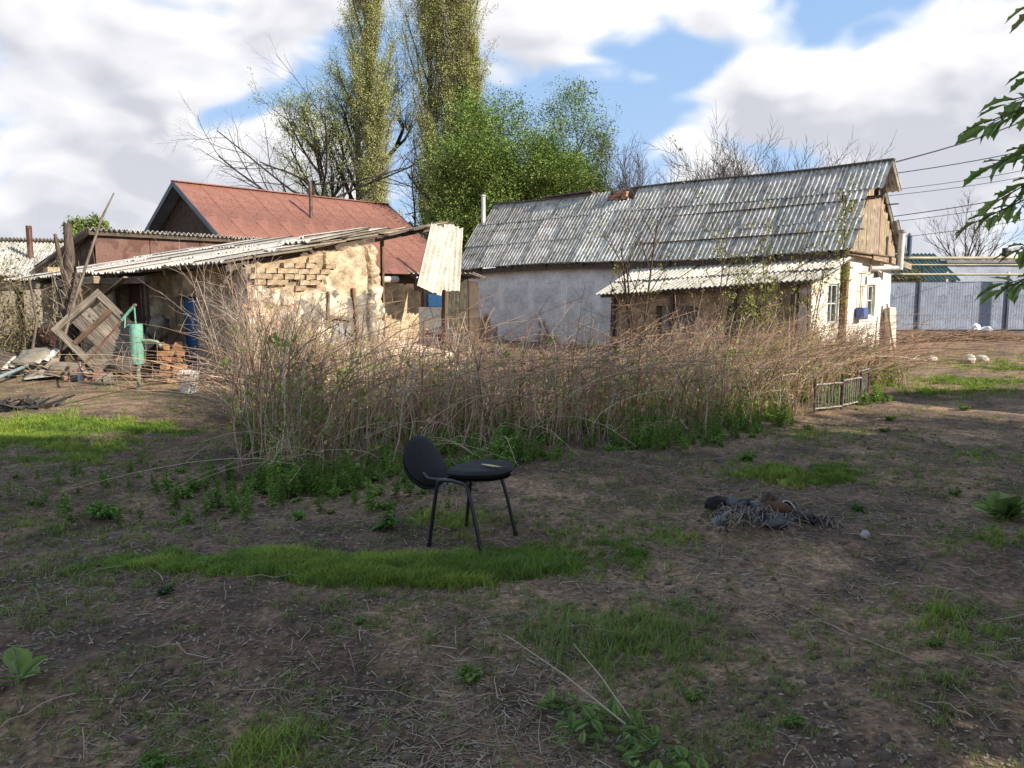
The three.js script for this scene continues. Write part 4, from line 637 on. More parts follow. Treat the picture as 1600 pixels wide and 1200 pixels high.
  twig([V(4.9, 3.4, -1.3), V(3.9, 3.2, -2.1), V(3.2, 2.85, -2.7), V(2.75, 2.5, -3.0), V(2.7, 2.2, -3.05)], .022); twig([V(3.2, 2.85, -2.7), V(2.9, 2.5, -3.0), V(2.85, 2.0, -3.2), V(2.9, 1.8, -3.2)], .012); twig([V(3.2, 2.85, -2.7), V(2.75, 2.95, -2.9)], .01);
  wood.build('twig', M.bark, br);
  const ns = thing('neighbour_shed', 'tall neighbouring shed with straight ridge beyond the box elders', 'shed', [13.4, 0, -9.9]); boxPart('wall', M.plaster, ns, [8, 3.4, 3.4], [4, 1.7, 1.7], [0, 0, 0], [.6, .56, .5]);
  { const a = new Acc(); a.col = [.36, .35, .33]; a.quad(V(-.3, 3.2, -.4), V(-.3, 5, 1.7), V(8.3, 5, 1.7), V(8.3, 3.2, -.4)); a.quad(V(-.3, 3.2, 3.8), V(8.3, 3.2, 3.8), V(8.3, 5, 1.7), V(-.3, 5, 1.7)); const k = [V(0, 3.3, 0), V(0, 4.9, 1.7), V(0, 3.3, 3.4)].map((q) => a.vert(q.x, q.y, q.z, -1, 0, 0, q.z, q.y)); a.tri(...k); a.build('roof', M.wood, ns); }
}

// ---------------------------------------------------------------- dry bramble thicket
const poly = (L, t) => { const f = Math.min(L.length - 1.001, Math.max(0, t * (L.length - 1))), i = Math.floor(f), u = f - i; return L[i].map((q, k) => mix(q, L[i + 1][k], u)); };
const FRONT = [[-2.8, -8.6], [-2.3, -7.2], [-1.8, -6.9], [-.7, -7.6], [.6, -7.9], [2, -8.8], [3.8, -10.4], [5.6, -12.2], [6.8, -13.8]], BACK = [[-3.9, -10.7], [-3.7, -11.7], [-3.1, -11.8], [-1.2, -11.6], [.8, -11.9], [2.6, -12.9], [4.4, -14.4], [6.0, -15.6], [7.4, -15.8]];
const TALL = [[.8], [1.65], [1.4], [1.25], [1.3], [1.4], [1.4], [1.15], [.7]];
{
  const r = mulberry(700), a = new Acc(), sprigs = [], cols = [[.46, .275, .185], [.56, .4, .28], [.4, .21, .14], [.53, .44, .355], [.66, .53, .4]];
  const scraps = [];
  const cane = (x, z, h, lx, lz, arch, rad, twigs, c) => {
    const n = 7, pts = [], rd = []; const y0 = gh(x, z) - .02;
    let bx = (r() - .5) * .16, bz = (r() - .5) * .16, kx = 0, kz = 0;
    for (let k = 0; k <= n; k++) { const t = k / n; kx += (r() - .5) * .035 * h; kz += (r() - .5) * .035 * h; pts.push(V(x + lx * t * t * (1 + arch) + bx * Math.sin(t * 5) + kx, y0 + h * (t - arch * t * t * t * .55), z + lz * t * t * (1 + arch) + bz * Math.sin(t * 4 + 1) + kz)); rd.push(rad * (1 - .65 * t)); }
    if (r() < .3) scraps.push([pts[2 + Math.floor(r() * 5)].clone().add(V((r() - .5) * .05, 0, (r() - .5) * .05)), V(0, 1, 0)]);
    a.col = c; a.tube(pts, rd, 3);
    for (let k = 0; k < twigs; k++) { const t = .35 + .6 * r(), f = t * n, i = Math.min(n - 1, Math.floor(f)), p = pts[i].clone().lerp(pts[i + 1], f - i), d = V((r() - .5) * 1.4 + lx * .3, .35 + r() * .5, (r() - .5) * 1.4).normalize(), L = .1 + r() * .28; a.tube([p, p.clone().addScaledVector(d, L * .5), p.clone().addScaledVector(d, L).add(V(0, -.03, 0))], [rad * .5, rad * .22], 3); }
    return pts;
  };
  for (let k = 0; k < 4300; k++) {
    const t = r(), v = Math.pow(r(), .8), F = poly(FRONT, t), B = poly(BACK, t), x = mix(F[0], B[0], v) + (r() - .5) * .45, z = mix(F[1], B[1], v) + (r() - .5) * .4, clump = fbm2(x * 1.1, z * 1.1, 3, 201), big = fbm2(x * .7 + 20, z * .7, 2, 202);
    if ((clump < .42 && r() < .85) || (t < .09 && r() < .7)) continue;
    const h = poly(TALL, t)[0] * (.4 + .5 * r() + .35 * r() * r()) * (.45 + .55 * clump + .55 * big), c = cols[Math.floor(r() * 5)], s = .45 + .85 * r();
    const arch = r() < .25 ? .4 + r() * .5 : r() * .12, ang = r() < .4 ? (r() - .5) * 1.6 : r() * TAU, sp = (.05 + .35 * r()) * h * (arch > .3 ? 1.8 : .7);
    const pts = cane(x, z, h, Math.cos(ang) * sp, Math.sin(ang) * sp, arch, .0042 + .0065 * r() * r(), r() < .5 ? 1 : 3, c.map((q) => q * s));
    if (r() < .16 + .5 * step(.5, .62, fbm2(x * .9 + 5, z * .9, 3, 206))) for (let m = 0; m < 4; m++) { const q = pts[1 + Math.floor(r() * 5)]; sprigs.push([q.clone().add(V((r() - .5) * .06, 0, (r() - .5) * .06)), V(0, 1, 0)]); }
  }
  // long whips arching over the top
  for (let k = 0; k < 460; k++) { const t = Math.pow(r(), .9), v = r(), F = poly(FRONT, t), B = poly(BACK, t), h = poly(TALL, t)[0] * (.9 + .8 * r() * r()), ang = r() < .66 ? (r() - .5) * 1.5 : r() * TAU, sp = .45 + 1.2 * r(), g = .6 + .7 * r(); cane(mix(F[0], B[0], v), mix(F[1], B[1], v), h, Math.cos(ang) * sp, Math.sin(ang) * sp, .25 + .65 * r(), .0065 + .002 * r(), 3, [.4 * g, .255 * g, .16 * g]); }
  // pale low whips reaching out of the front, and a few arching away past the pump
  for (let k = 0; k < 46; k++) { const t = .08 + .7 * r(), F = poly(FRONT, t), sp = .4 + .7 * r() * r(), g = .9 + .4 * r(), ax = (r() - .5) * 1.6; cane(F[0], F[1], .5 + .6 * r(), ax * sp, sp, .75 + .4 * r(), .0045, 2, [.5 * g, .39 * g, .27 * g]); }
  for (let k = 0; k < 34; k++) { const t = .02 + .12 * r(), v = r(), F = poly(FRONT, t), B = poly(BACK, t), g = .8 + .5 * r(); cane(mix(F[0], B[0], v), mix(F[1], B[1], v), .9 + .7 * r(), -.5 - .9 * r(), (r() - .3) * .7, .6 + .5 * r(), .0055, 3, [.46 * g, .33 * g, .22 * g]); }
  { const im2 = crown(scene, spray(703, 4, .055, .05, .55), scraps, r, 1, [.3, .19, .11], 'dead_leaf_scraps', M.farLeaf); kindOf(im2, 'stuff', 'curled dead leaves caught among the dry canes', 'leaves'); }
  const th = a.build('bramble_thicket', M.cane); kindOf(th, 'stuff', 'dense thicket of dry brown bramble canes across the yard', 'thicket');
  const im = crown(scene, spray(702, 7, .042, .08, .6), sprigs, r, 1, [.27, .37, .09], 'bramble_leaf'); kindOf(im, 'stuff', 'fresh green leaves sprouting among the dry canes', 'foliage');
  // tall greyish leafless shrub at the thicket's end by the shed
  const sh = thing('bare_shrub', 'grey leafless twiggy shrub against the shaded shed wall', 'shrub', [-3.95, 0, -11.9]); const stems = []; for (let k = 0; k < 20; k++) stems.push([(r() - .5) * .7, (r() - .5) * .5, (r() - .5) * .5, (r() - .5) * .4, .55 + .5 * r()]);
  grow(705, { height: 2.05, r: .011, levels: 2, kids: [6, 4], from: [.35, .3], ang: [.6, .6], ratio: [.4, .5], up: -.02, wig: .35, bark: [.36, .29, .24], minR: .003, stems }).acc.build('stem', M.cane, sh);
}

// young saplings between thicket and white house
[[2.15, -13.2, 3.0, 3, 801, 'forked sapling with unfolding leaves before the porch end', .5], [3.55, -13.9, 2.9, 2, 802, 'slim sapling with pale new leaves before the porch roof', .8], [4.7, -14.2, 2.7, 3, 803, 'bushy sapling in front of the middle of the porch', .8], [6.3, -15.6, 3.6, 1, 804, 'single upright shoot covered in leaves before the slate roof', 2.4], [5.5, -14.9, 2.6, 4, 805, 'cluster of leafy shoots beside the upright shoot', .8], [3.9, -12.6, 2.15, 1, 806, 'short pale stem leafing out above the brambles', 1.5]].forEach(([x, z, h, n, seed, label, leaf], i) => {
  const t = thing('young_sapling', label, 'sapling', [x, 0, z]), r = mulberry(seed), stems = []; for (let k = 0; k < n; k++) stems.push([(r() - .5) * .3, (r() - .5) * .3, (r() - .5) * (n > 1 ? .55 : .04), (r() - .5) * .3, .75 + .3 * r()]);
  const g = grow(seed, { height: h, r: i === 0 ? .028 : .014, levels: 2, kids: i === 3 ? [16, 3] : [9, 4], from: [.35, .3], ang: i === 3 ? [.35, .5] : [.6, .6], ratio: i === 3 ? [.1, .4] : [.3, .45], up: .12, wig: .16, bark: [.2, .14, .1], minR: .004, stems }); g.acc.build('stem', M.bark, t);
  crown(t, spray(seed + 1, 4, .06, .05, .5), pick(scatter(g.tips.filter(([p]) => p.y > .7), 1, .05, r), Math.round(85 * leaf * Math.sqrt(n)), r), r, 1, [.24, .27, .075], 'foliage');
});
// tangled dry vine by the left margin and the pruned trunk
{
  const v = thing('vine_tangle', 'dusty tangle of climbing vine with grey green leaves beside the porch', 'vine', [-9.75, 0, -15.6]), r = mulberry(811), a = new Acc(), sp = [];
  for (let k = 0; k < 130; k++) { const x = (r() - .5) * 1.7 - .5, z = (r() - .5) * .8, h = .8 + 1.7 * r(), pts = []; for (let q = 0; q <= 7; q++) pts.push(V(x + (r() - .5) * .5, h * q / 7, z + (r() - .5) * .4)); const c = .7 + .6 * r(); a.col = [.24 * c, .19 * c, .14 * c]; a.tube(pts, [.009, .003], 3); for (const q of pts) if (r() < .8) sp.push([q.clone().add(V((r() - .5) * .2, 0, (r() - .5) * .2)), q]); }
  a.build('stem', M.cane, v); crown(v, spray(812, 6, .06, .12, .6), sp, r, 1, [.19, .19, .085], 'foliage');
  const t = thing('pruned_trunk', 'dead pruned trunk wrapped in dry vine in front of the porch', 'tree', [-8.65, 0, -15.35]), b = new Acc(); b.col = [.26, .21, .17];
  b.tube([V(-.05, -.1, 0), V(0, .5, 0), V(.02, 1.2, 0), V(.1, 1.7, 0), V(.14, 2.3, .02), V(.12, 2.95, 0)], [.27, .21, .18, .15, .095, .07], 10, true); b.tube([V(.1, 1.6, 0), V(-.05, 2.4, .05), V(-.1, 2.75, .05)], [.09, .05, .03], 6); b.build('trunk', M.bark, t);
  const w = new Acc(); for (let k = 0; k < 46; k++) { const pts = [], ph = r() * TAU, y0 = r() * 1.6; for (let q = 0; q <= 8; q++) { const tt = q / 8, rad = .2 + .07 * r() + (r() < .08 ? .2 : 0); pts.push(V(.04 + Math.cos(ph + tt * 3) * rad, y0 + tt * (.5 + r() * .6), Math.sin(ph + tt * 3) * rad)); } const c = .7 + .6 * r(); w.col = [.33 * c, .27 * c, .2 * c]; w.tube(pts, [.008, .004], 3); } w.build('dry_vine', M.cane, t);
  tag(tubePart('leaning_pole', M.bark, scene, [[-8.75, 0, -14.9], [-8.3, 1.45, -15], [-7.75, 3.0, -15.1], [-7.5, 3.5, -15.15]], [.035, .03, .024, .012], 6, [.5, .43, .36]), 'bare crooked pole leaning past the pruned trunk', 'pole');
  tag(tubePart('leaning_stake', M.bark, scene, [[-9.15, 0, -14.8], [-9.0, 1.1, -14.95], [-9.12, 1.9, -15]], [.03, .025, .02], 6, [.34, .28, .23]), 'grey stake standing close to the pruned trunk', 'stake');
}

// ---------------------------------------------------------------- grass, weeds, litter
{
  const r = mulberry(900);
  const tuft = (seed, n, h, lean, w) => { const q = mulberry(seed), a = new Acc(); for (let k = 0; k < n; k++) { const az = q() * TAU, L = h * (.5 + .7 * q()), b = V((q() - .5) * .07, 0, (q() - .5) * .07), d = V(Math.cos(az), 0, Math.sin(az)), s = V(-d.z, 0, d.x), le = lean * (.3 + q()), ww = w * (.7 + .6 * q()), c = .75 + .5 * q(); a.col = [c * (1 + .2 * q()), c, c * .9]; const P = [0, .5, 1].map((t) => b.clone().add(V(0, L * (t - .22 * t * t * le), 0)).addScaledVector(d, L * le * t * t)); const v = []; P.forEach((p, i) => { const k2 = ww * (i === 2 ? .12 : i ? .8 : 1) / 2; v.push(a.vert(p.x + s.x * k2, p.y, p.z + s.z * k2, d.x * .3, .9, d.z * .3, 0, 0), a.vert(p.x - s.x * k2, p.y, p.z - s.z * k2, d.x * .3, .9, d.z * .3, 0, 0)); }); for (const i of [0, 2]) { a.tri(v[i], v[i + 1], v[i + 2]); a.tri(v[i + 1], v[i + 3], v[i + 2]); } } return a.geo(true); };
  const inst = (name, geo, m, list, label, cat) => { const im = new THREE.InstancedMesh(geo, m, list.length), q = new THREE.Quaternion(), mm = new THREE.Matrix4(), c = new THREE.Color(); list.forEach(([x, y, z, s, e, col], i) => { q.setFromEuler(new THREE.Euler(...e)); mm.compose(V(x, y, z), q, Array.isArray(s) ? V(...s) : V(s, s, s)); im.setMatrixAt(i, mm); im.setColorAt(i, c.setRGB(...col)); }); im.name = name; scene.add(im); return kindOf(im, 'stuff', label, cat); };
  const short = [], long = [];
  // turf in patches
  for (let k = 0; k < 120000 && short.length < 24000; k++) {
    const f = grassSpots[Math.floor(r() * grassSpots.length)], w = Math.sqrt(-Math.log(1 - r() * .97)), az = r() * TAU, x = f[0] + Math.cos(az) * f[2] * w * .95, z = f[1] + Math.sin(az) * f[3] * w * .95; if (z > -1.7) continue;
    const g = grassAt(x, z); if (r() > Math.pow(g, 1.3) * 1.15 + .035) continue; const pt = fbm2(x * 3.4, z * 3.4, 3, 35), s = (.35 + .6 * r()) * (.55 + .9 * pt), k2 = (.65 + .5 * r()) * (.6 + .8 * pt), y = r() * 1.2 + 1.6 * (pt - .5); short.push([x, gh(x, z) - .005, z, s * (-z > 9 ? 1.5 : 1), [0, r() * TAU, 0], [.16 * k2 * (1 + .35 * y), .31 * k2, .05 * k2]]);
  }
  // thin scattered blades all over the yard
  for (let k = 0; k < 24000; k++) { const d = 1.8 + 17 * Math.pow(r(), 1.2), x = (r() - .5) * d * 1.6, z = -d; if (fbm2(x * 1.3 + 70, z * 1.3, 4, 44) < .52 && r() < .85) continue; const k2 = .7 + .5 * r(); (r() < .08 ? long : short).push([x, gh(x, z) - .005, z, .3 + .5 * r(), [0, r() * TAU, 0], [.18 * k2, .25 * k2, .07 * k2]]); }
  for (let k = 0; k < 130; k++) { const x = .5 + (r() + r() - 1) * .6, z = -3.55 + (r() + r() - 1) * .42, k2 = .7 + .5 * r(); long.push([x, gh(x, z), z, .4 + .5 * r(), [0, r() * TAU, 0], [.2 * k2, .3 * k2, .08 * k2]]); }
  for (let k = 0; k < 150; k++) { const x = -.4 + r() * .8, z = -4.45 - r() * .25, k2 = .8 + .4 * r(); long.push([x, gh(x, z), z, .4 + .4 * r(), [0, r() * TAU, 0], [.17 * k2, .3 * k2, .055 * k2]]); }
  inst('turf', tuft(901, 15, .058, .8, .0052), M.grass, short, 'short green turf growing in patches over the yard', 'grass'); inst('long_grass', tuft(902, 9, .15, .85, .005), M.grass, long, 'longer loose grass blades among the litter', 'grass');
  // straw, chips and fallen twigs
  const strawG = (() => { const a = new Acc(); const s = [V(-.5, .008, 0), V(-.15, .02, .008), V(.2, .012, -.006), V(.5, .004, .006)]; a.tube(s, [.022, .018], 3); return a.geo(); })(), chipG = (() => { const a = new Acc(); const v = [V(-.5, .06, -.1), V(.1, .02, -.22), V(.5, .1, .02), V(.05, .14, .2)].map((q) => a.vert(q.x, q.y, q.z, 0, 1, 0, 0, 0)); a.tri(v[0], v[1], v[2]); a.tri(v[0], v[2], v[3]); return a.geo(true); })();
  const straw = [], chips = [];
  for (let k = 0; k < 90000; k++) {
    const d = 1.9 + 11.5 * Math.pow(r(), 1.25), x = (r() - .5) * d * 1.55, z = -d, den = fbm2(x * .9 + 11, z * .9, 4, 46); if (r() > .06 + 3.2 * (den - .38)) continue; if (grassAt(x, z) > .5 && r() < .8) continue;
    const L = .018 + .11 * Math.pow(r(), 3), c = .55 + .75 * r() * r() + .1 * r(), t = r() < .5 ? [.44, .34, .23] : r() < .55 ? [.33, .22, .145] : [.5, .44, .33]; straw.push([x, gh(x, z) + .003, z, [L, L * .6 + .035, .035 + L * .55], [(r() - .5) * .4, r() * TAU, (r() - .5) * .25], t.map((q) => q * c)]);
  }
  for (let k = 0; k < 34000; k++) { const d = 1.9 + 9 * Math.pow(r(), 1.3), x = (r() - .5) * d * 1.55, z = -d, c = .5 + .7 * r(); chips.push([x, gh(x, z) + .002, z, .012 + .03 * r() * r(), [(r() - .5) * .5, r() * TAU, (r() - .5) * .5], [.27 * c, .21 * c, .15 * c]]); }
  inst('straw_litter', strawG, M.straw, straw, 'dry straw and stalk litter strewn over the bare earth', 'litter'); inst('chip_litter', chipG, M.straw, chips, 'dead leaf and bark crumbs on the bare earth', 'litter');
  const clods = []; for (let k = 0; k < 7000; k++) { const d = 1.9 + 8 * Math.pow(r(), 1.2), x = (r() - .5) * d * 1.55, z = -d; if (fbm2(x * 1.7, z * 1.7, 3, 48) < .48) continue; const c = .7 + .5 * r(), s = .006 + .02 * Math.pow(r(), 3); clods.push([x, gh(x, z), z, [s, s * .7, s], [r() * 3, r() * 3, 0], [.12 * c, .088 * c, .066 * c]]); }
  const cg = new THREE.IcosahedronGeometry(1, 1); { const p = cg.attributes.position; for (let i = 0; i < p.count; i++) { const f = .8 + .4 * fbm3(p.getX(i) * 2 + 5, p.getY(i) * 2, p.getZ(i) * 2, 2); p.setXYZ(i, p.getX(i) * f, p.getY(i) * f, p.getZ(i) * f); } cg.computeVertexNormals(); } mat('clod', [1, 1, 1], 1, { vertexColors: false });
  inst('soil_clods', cg, M.clod, clods, 'small crumbly clods on the bare earth', 'clods');
  { const a = new Acc(); for (let k = 0; k < 230; k++) { const d = 2 + 8 * Math.pow(r(), 1.2), x = (r() - .5) * d * 1.5, z = -d, n = 6, L = .15 + .5 * r() * r(), pts = []; let az = r() * TAU, px = x, pz = z; for (let q = 0; q <= n; q++) { pts.push(V(px, gh(px, pz) + .012 + .03 * Math.sin(q / n * 3.1) * r(), pz)); az += (r() - .5) * .42; px += Math.cos(az) * L / n; pz += Math.sin(az) * L / n; } const c = .6 + .7 * r(); a.col = [.36 * c, .28 * c, .2 * c]; a.tube(pts, [.0028, .0012], 4); } kindOf(a.build('fallen_twigs', M.cane), 'stuff', 'thin curved twigs fallen about the yard', 'twigs'); }

  // leafy weeds
  const weed = (seed, n, h, leaf, broad, flat, stems = 5) => { const q = mulberry(seed), a = new Acc(); for (let s = 0; s < stems; s++) { const az = q() * TAU, le = (flat ? .8 : .3) * (.4 + q()), H2 = h * (.6 + .5 * q()), P = (t) => V(Math.cos(az) * H2 * le * t, H2 * t * (flat ? .55 : 1), Math.sin(az) * H2 * le * t); a.col = [.9, .9, .7]; a.tube([P(0), P(.5), P(1)], [.004, .002], 3);
    for (let k = 0; k < n; k++) { const t = .12 + .88 * k / n, p = P(t), az2 = q() * TAU, L = leaf * (1.15 - .55 * t) * (.7 + .5 * q()), d = V(Math.cos(az2), .15 + .35 * q(), Math.sin(az2)).normalize(), sd = V(-d.z, 0, d.x).normalize(), c = .7 + .6 * q(); a.col = [c, c * (.95 + .12 * q()), c * .85]; const m = p.clone().addScaledVector(d, L * .5), tip = p.clone().addScaledVector(d, L).add(V(0, -L * .3, 0)), B = m.clone().addScaledVector(sd, L * broad / 2).add(V(0, .12 * L, 0)), D = m.clone().addScaledVector(sd, -L * broad / 2).add(V(0, .12 * L, 0)); const v = [p, B, tip, D].map((w2) => a.vert(w2.x, w2.y, w2.z, 0, 1, 0, 0, 0)); a.tri(v[0], v[1], v[2]); a.tri(v[0], v[2], v[3]); } } return a.geo(true); };
  const W = [weed(911, 12, .3, .08, .5, false), weed(912, 9, .2, .085, .62, true), weed(913, 14, .42, .065, .42, false), weed(914, 9, .17, .075, .42, true, 11)];
  const under = [[], [], []];
  for (let k = 0; k < 2400; k++) { const t = r(), F = poly(FRONT, t), B = poly(BACK, t), v = -.14 + Math.pow(r(), 1.5) * .8, x = mix(F[0], B[0], v) + (r() - .5) * .3, z = mix(F[1], B[1], v) + (r() - .5) * .3; if (fbm2(x * 1.2 + 8, z * 1.2, 3, 205) < (t < .4 ? .47 : t > .6 && t < .85 ? .48 : .56)) continue; const c = .7 + .6 * r(); under[Math.floor(r() * 3)].push([x, gh(x, z), z, .22 + .8 * r() * r() + .1 * r(), [0, r() * TAU, 0], [.24 * c, .37 * c, .08 * c]]); }
  for (let k = 0; k < 190; k++) { const x = -2.2 + (r() + r() - 1) * 2.1, z = -6.55 + (r() + r() - 1) * 1.15, c = .65 + .5 * r(); under[Math.floor(r() * 3)].push([x, gh(x, z), z, .2 + .65 * r() * r() + .15 * r(), [0, r() * TAU, 0], [.22 * c, .35 * c, .075 * c]]); }
  under.forEach((l, i) => inst(['nettle_undergrowth', 'broadleaf_undergrowth', 'tall_undergrowth'][i], W[i], M.leaf, l, ['low nettle like weeds along the foot of the brambles', 'flat broad leaved weeds along the foot of the brambles', 'taller narrow leaved weeds among the brambles'][i], 'weeds'));
  // weeds that stand alone
  const solo = (pos, k, s, col, label, group) => { const t = new THREE.Mesh(W[k], M['solo' + col.join()] || (M['solo' + col.join()] = (() => { const m = M.leaf.clone(); m.color.setRGB(...col); return m; })())); t.name = 'weed_plant'; t.position.set(pos[0], gh(...pos), pos[1]); t.scale.setScalar(s); t.rotation.y = r() * 6; scene.add(t); tag(t, label, 'weed', group); };
  solo([-.17, -3.23], 3, .62, [.2, .3, .08], 'feathery green weed alone on bare soil between camera and chair'); solo([-2.96, -5.6], 3, 1.2, [.17, .3, .06], 'bright leafy weed out in front of the brambles near the ash patch'); solo([-.89, -5.36], 1, 1.1, [.1, .2, .04], 'broad leafy weed beside the black chair legs');
  solo([2.24, -7.43], 3, .9, [.18, .32, .055], 'compact green weed beyond the ash heap'); solo([2.56, -5.68], 1, .6, [.1, .2, .035], 'small dark weed between ash heap and green turf'); solo([-1.8, -3.93], 1, .5, [.07, .12, .04], 'dark wilted leaf rosette on bare soil');
  for (const [x, z, s] of [[1.03, -2.75, .42], [-1.24, -2.57, .5], [-.75, -3.69, .35], [.72, -3.0, .4], [3.61, -6.29, .55], [4.4, -9.2, .7], [4.9, -10.1, .8], [3.6, -9.4, .7], [6.4, -11, .9], [.2, -3.0, .35], [1.9, -3.4, .4]]) solo([x, z], 3, s, [.18, .28, .07], 'small green weed tuft rooted in open ground', 'lone weed tufts');
  const leafBig = (() => { const a = new Acc(); const out = [[0, 0], [.16, .12], [.27, .32], [.3, .5], [.24, .7], [.12, .88], [0, 1]], c = []; out.forEach(([w, l]) => { const b = .32 * Math.sin(l * 2.3), rip = .03 * Math.sin(l * 22); c.push([a.vert(0, b - .05, l, 0, 1, 0, 0, l), a.vert(w, b + rip + .03, l, .2, 1, 0, 0, l), a.vert(-w, b - rip + .03, l, -.2, 1, 0, 0, l)]); }); for (let i = 0; i < c.length - 1; i++) for (const q of [1, 2]) { a.tri(c[i][0], c[i][q], c[i + 1][q]); a.tri(c[i][0], c[i + 1][q], c[i + 1][0]); } return a.geo(true); })();
  const rosette = (pos, n, s, spread, tall, label, up) => { const t = thing('leafy_plant', label, 'plant', [pos[0], gh(...pos), pos[1]]); const lm = [[.17, .26, .06], [.22, .31, .07], [.14, .21, .055]].map((c) => { const m = M.leaf.clone(); m.color.setRGB(...c); return m; }); const stem = new Acc(); stem.col = [.2, .24, .1]; for (let k = 0; k < n; k++) { const m = new THREE.Mesh(leafBig, lm[k % 3]); m.name = 'leaf'; const L = s * (.55 + .7 * r()), az = k * 2.4 + r(), d = spread * Math.sqrt(r()), y = .01 + tall * r() * (1 - .6 * d / (spread + .001)); m.scale.set(L * (.9 + .4 * r()), L * .8, L); m.rotation.set(-(up * (r() - .15)), az, (r() - .5) * .5, 'YXZ'); m.position.set(Math.cos(az * 1.7) * d, y, Math.sin(az * 1.7) * d); t.add(m); stem.tube([V(m.position.x * .5, -.01, m.position.z * .5), V(m.position.x * .9, y * .7, m.position.z * .9), m.position.clone()], [.003, .0015], 4); } stem.build('stem', M.leaf, t); };
  rosette([.36, -2.72], 54, .062, .17, .1, 'large clump of leafy weeds with a dry stalk at the yard front', .7); rosette([.5, -2.5], 46, .055, .15, .08, 'lower leafy clump joined to the weeds with dry stalks', .6); rosette([3.5, -5.45], 17, .2, .06, .06, 'broad leaved dock plant at the edge of the shade', .75); rosette([-2.02, -3.04], 7, .13, .04, .03, 'dock plant with few big leaves in a hollow', .5); rosette([.18, -2.98], 24, .05, .1, .06, 'low leafy weed behind the large clump', .6);
  for (const [a2, b2, label] of [[[.42, .02, -2.75], [-.02, .26, -2.98], 'longer dry stalk leaning out of the leafy clump'], [[.44, .02, -2.8], [.24, .24, -2.95], 'shorter pale stalk leaning out of the leafy clump'], [[.55, 0, -2.7], [.54, .19, -2.72], 'brown upright stub beside the leafy clump']]) tag(tubePart('dry_stalk', M.straw, scene, [a2, a2.map((q, i) => mix(q, b2[i], .5) + (i === 1 ? .015 : 0)), b2], [.004, .0028, .0016], 5, label[0] === 'b' ? [.28, .17, .1] : [.44, .37, .27]), label, 'stalk');
}

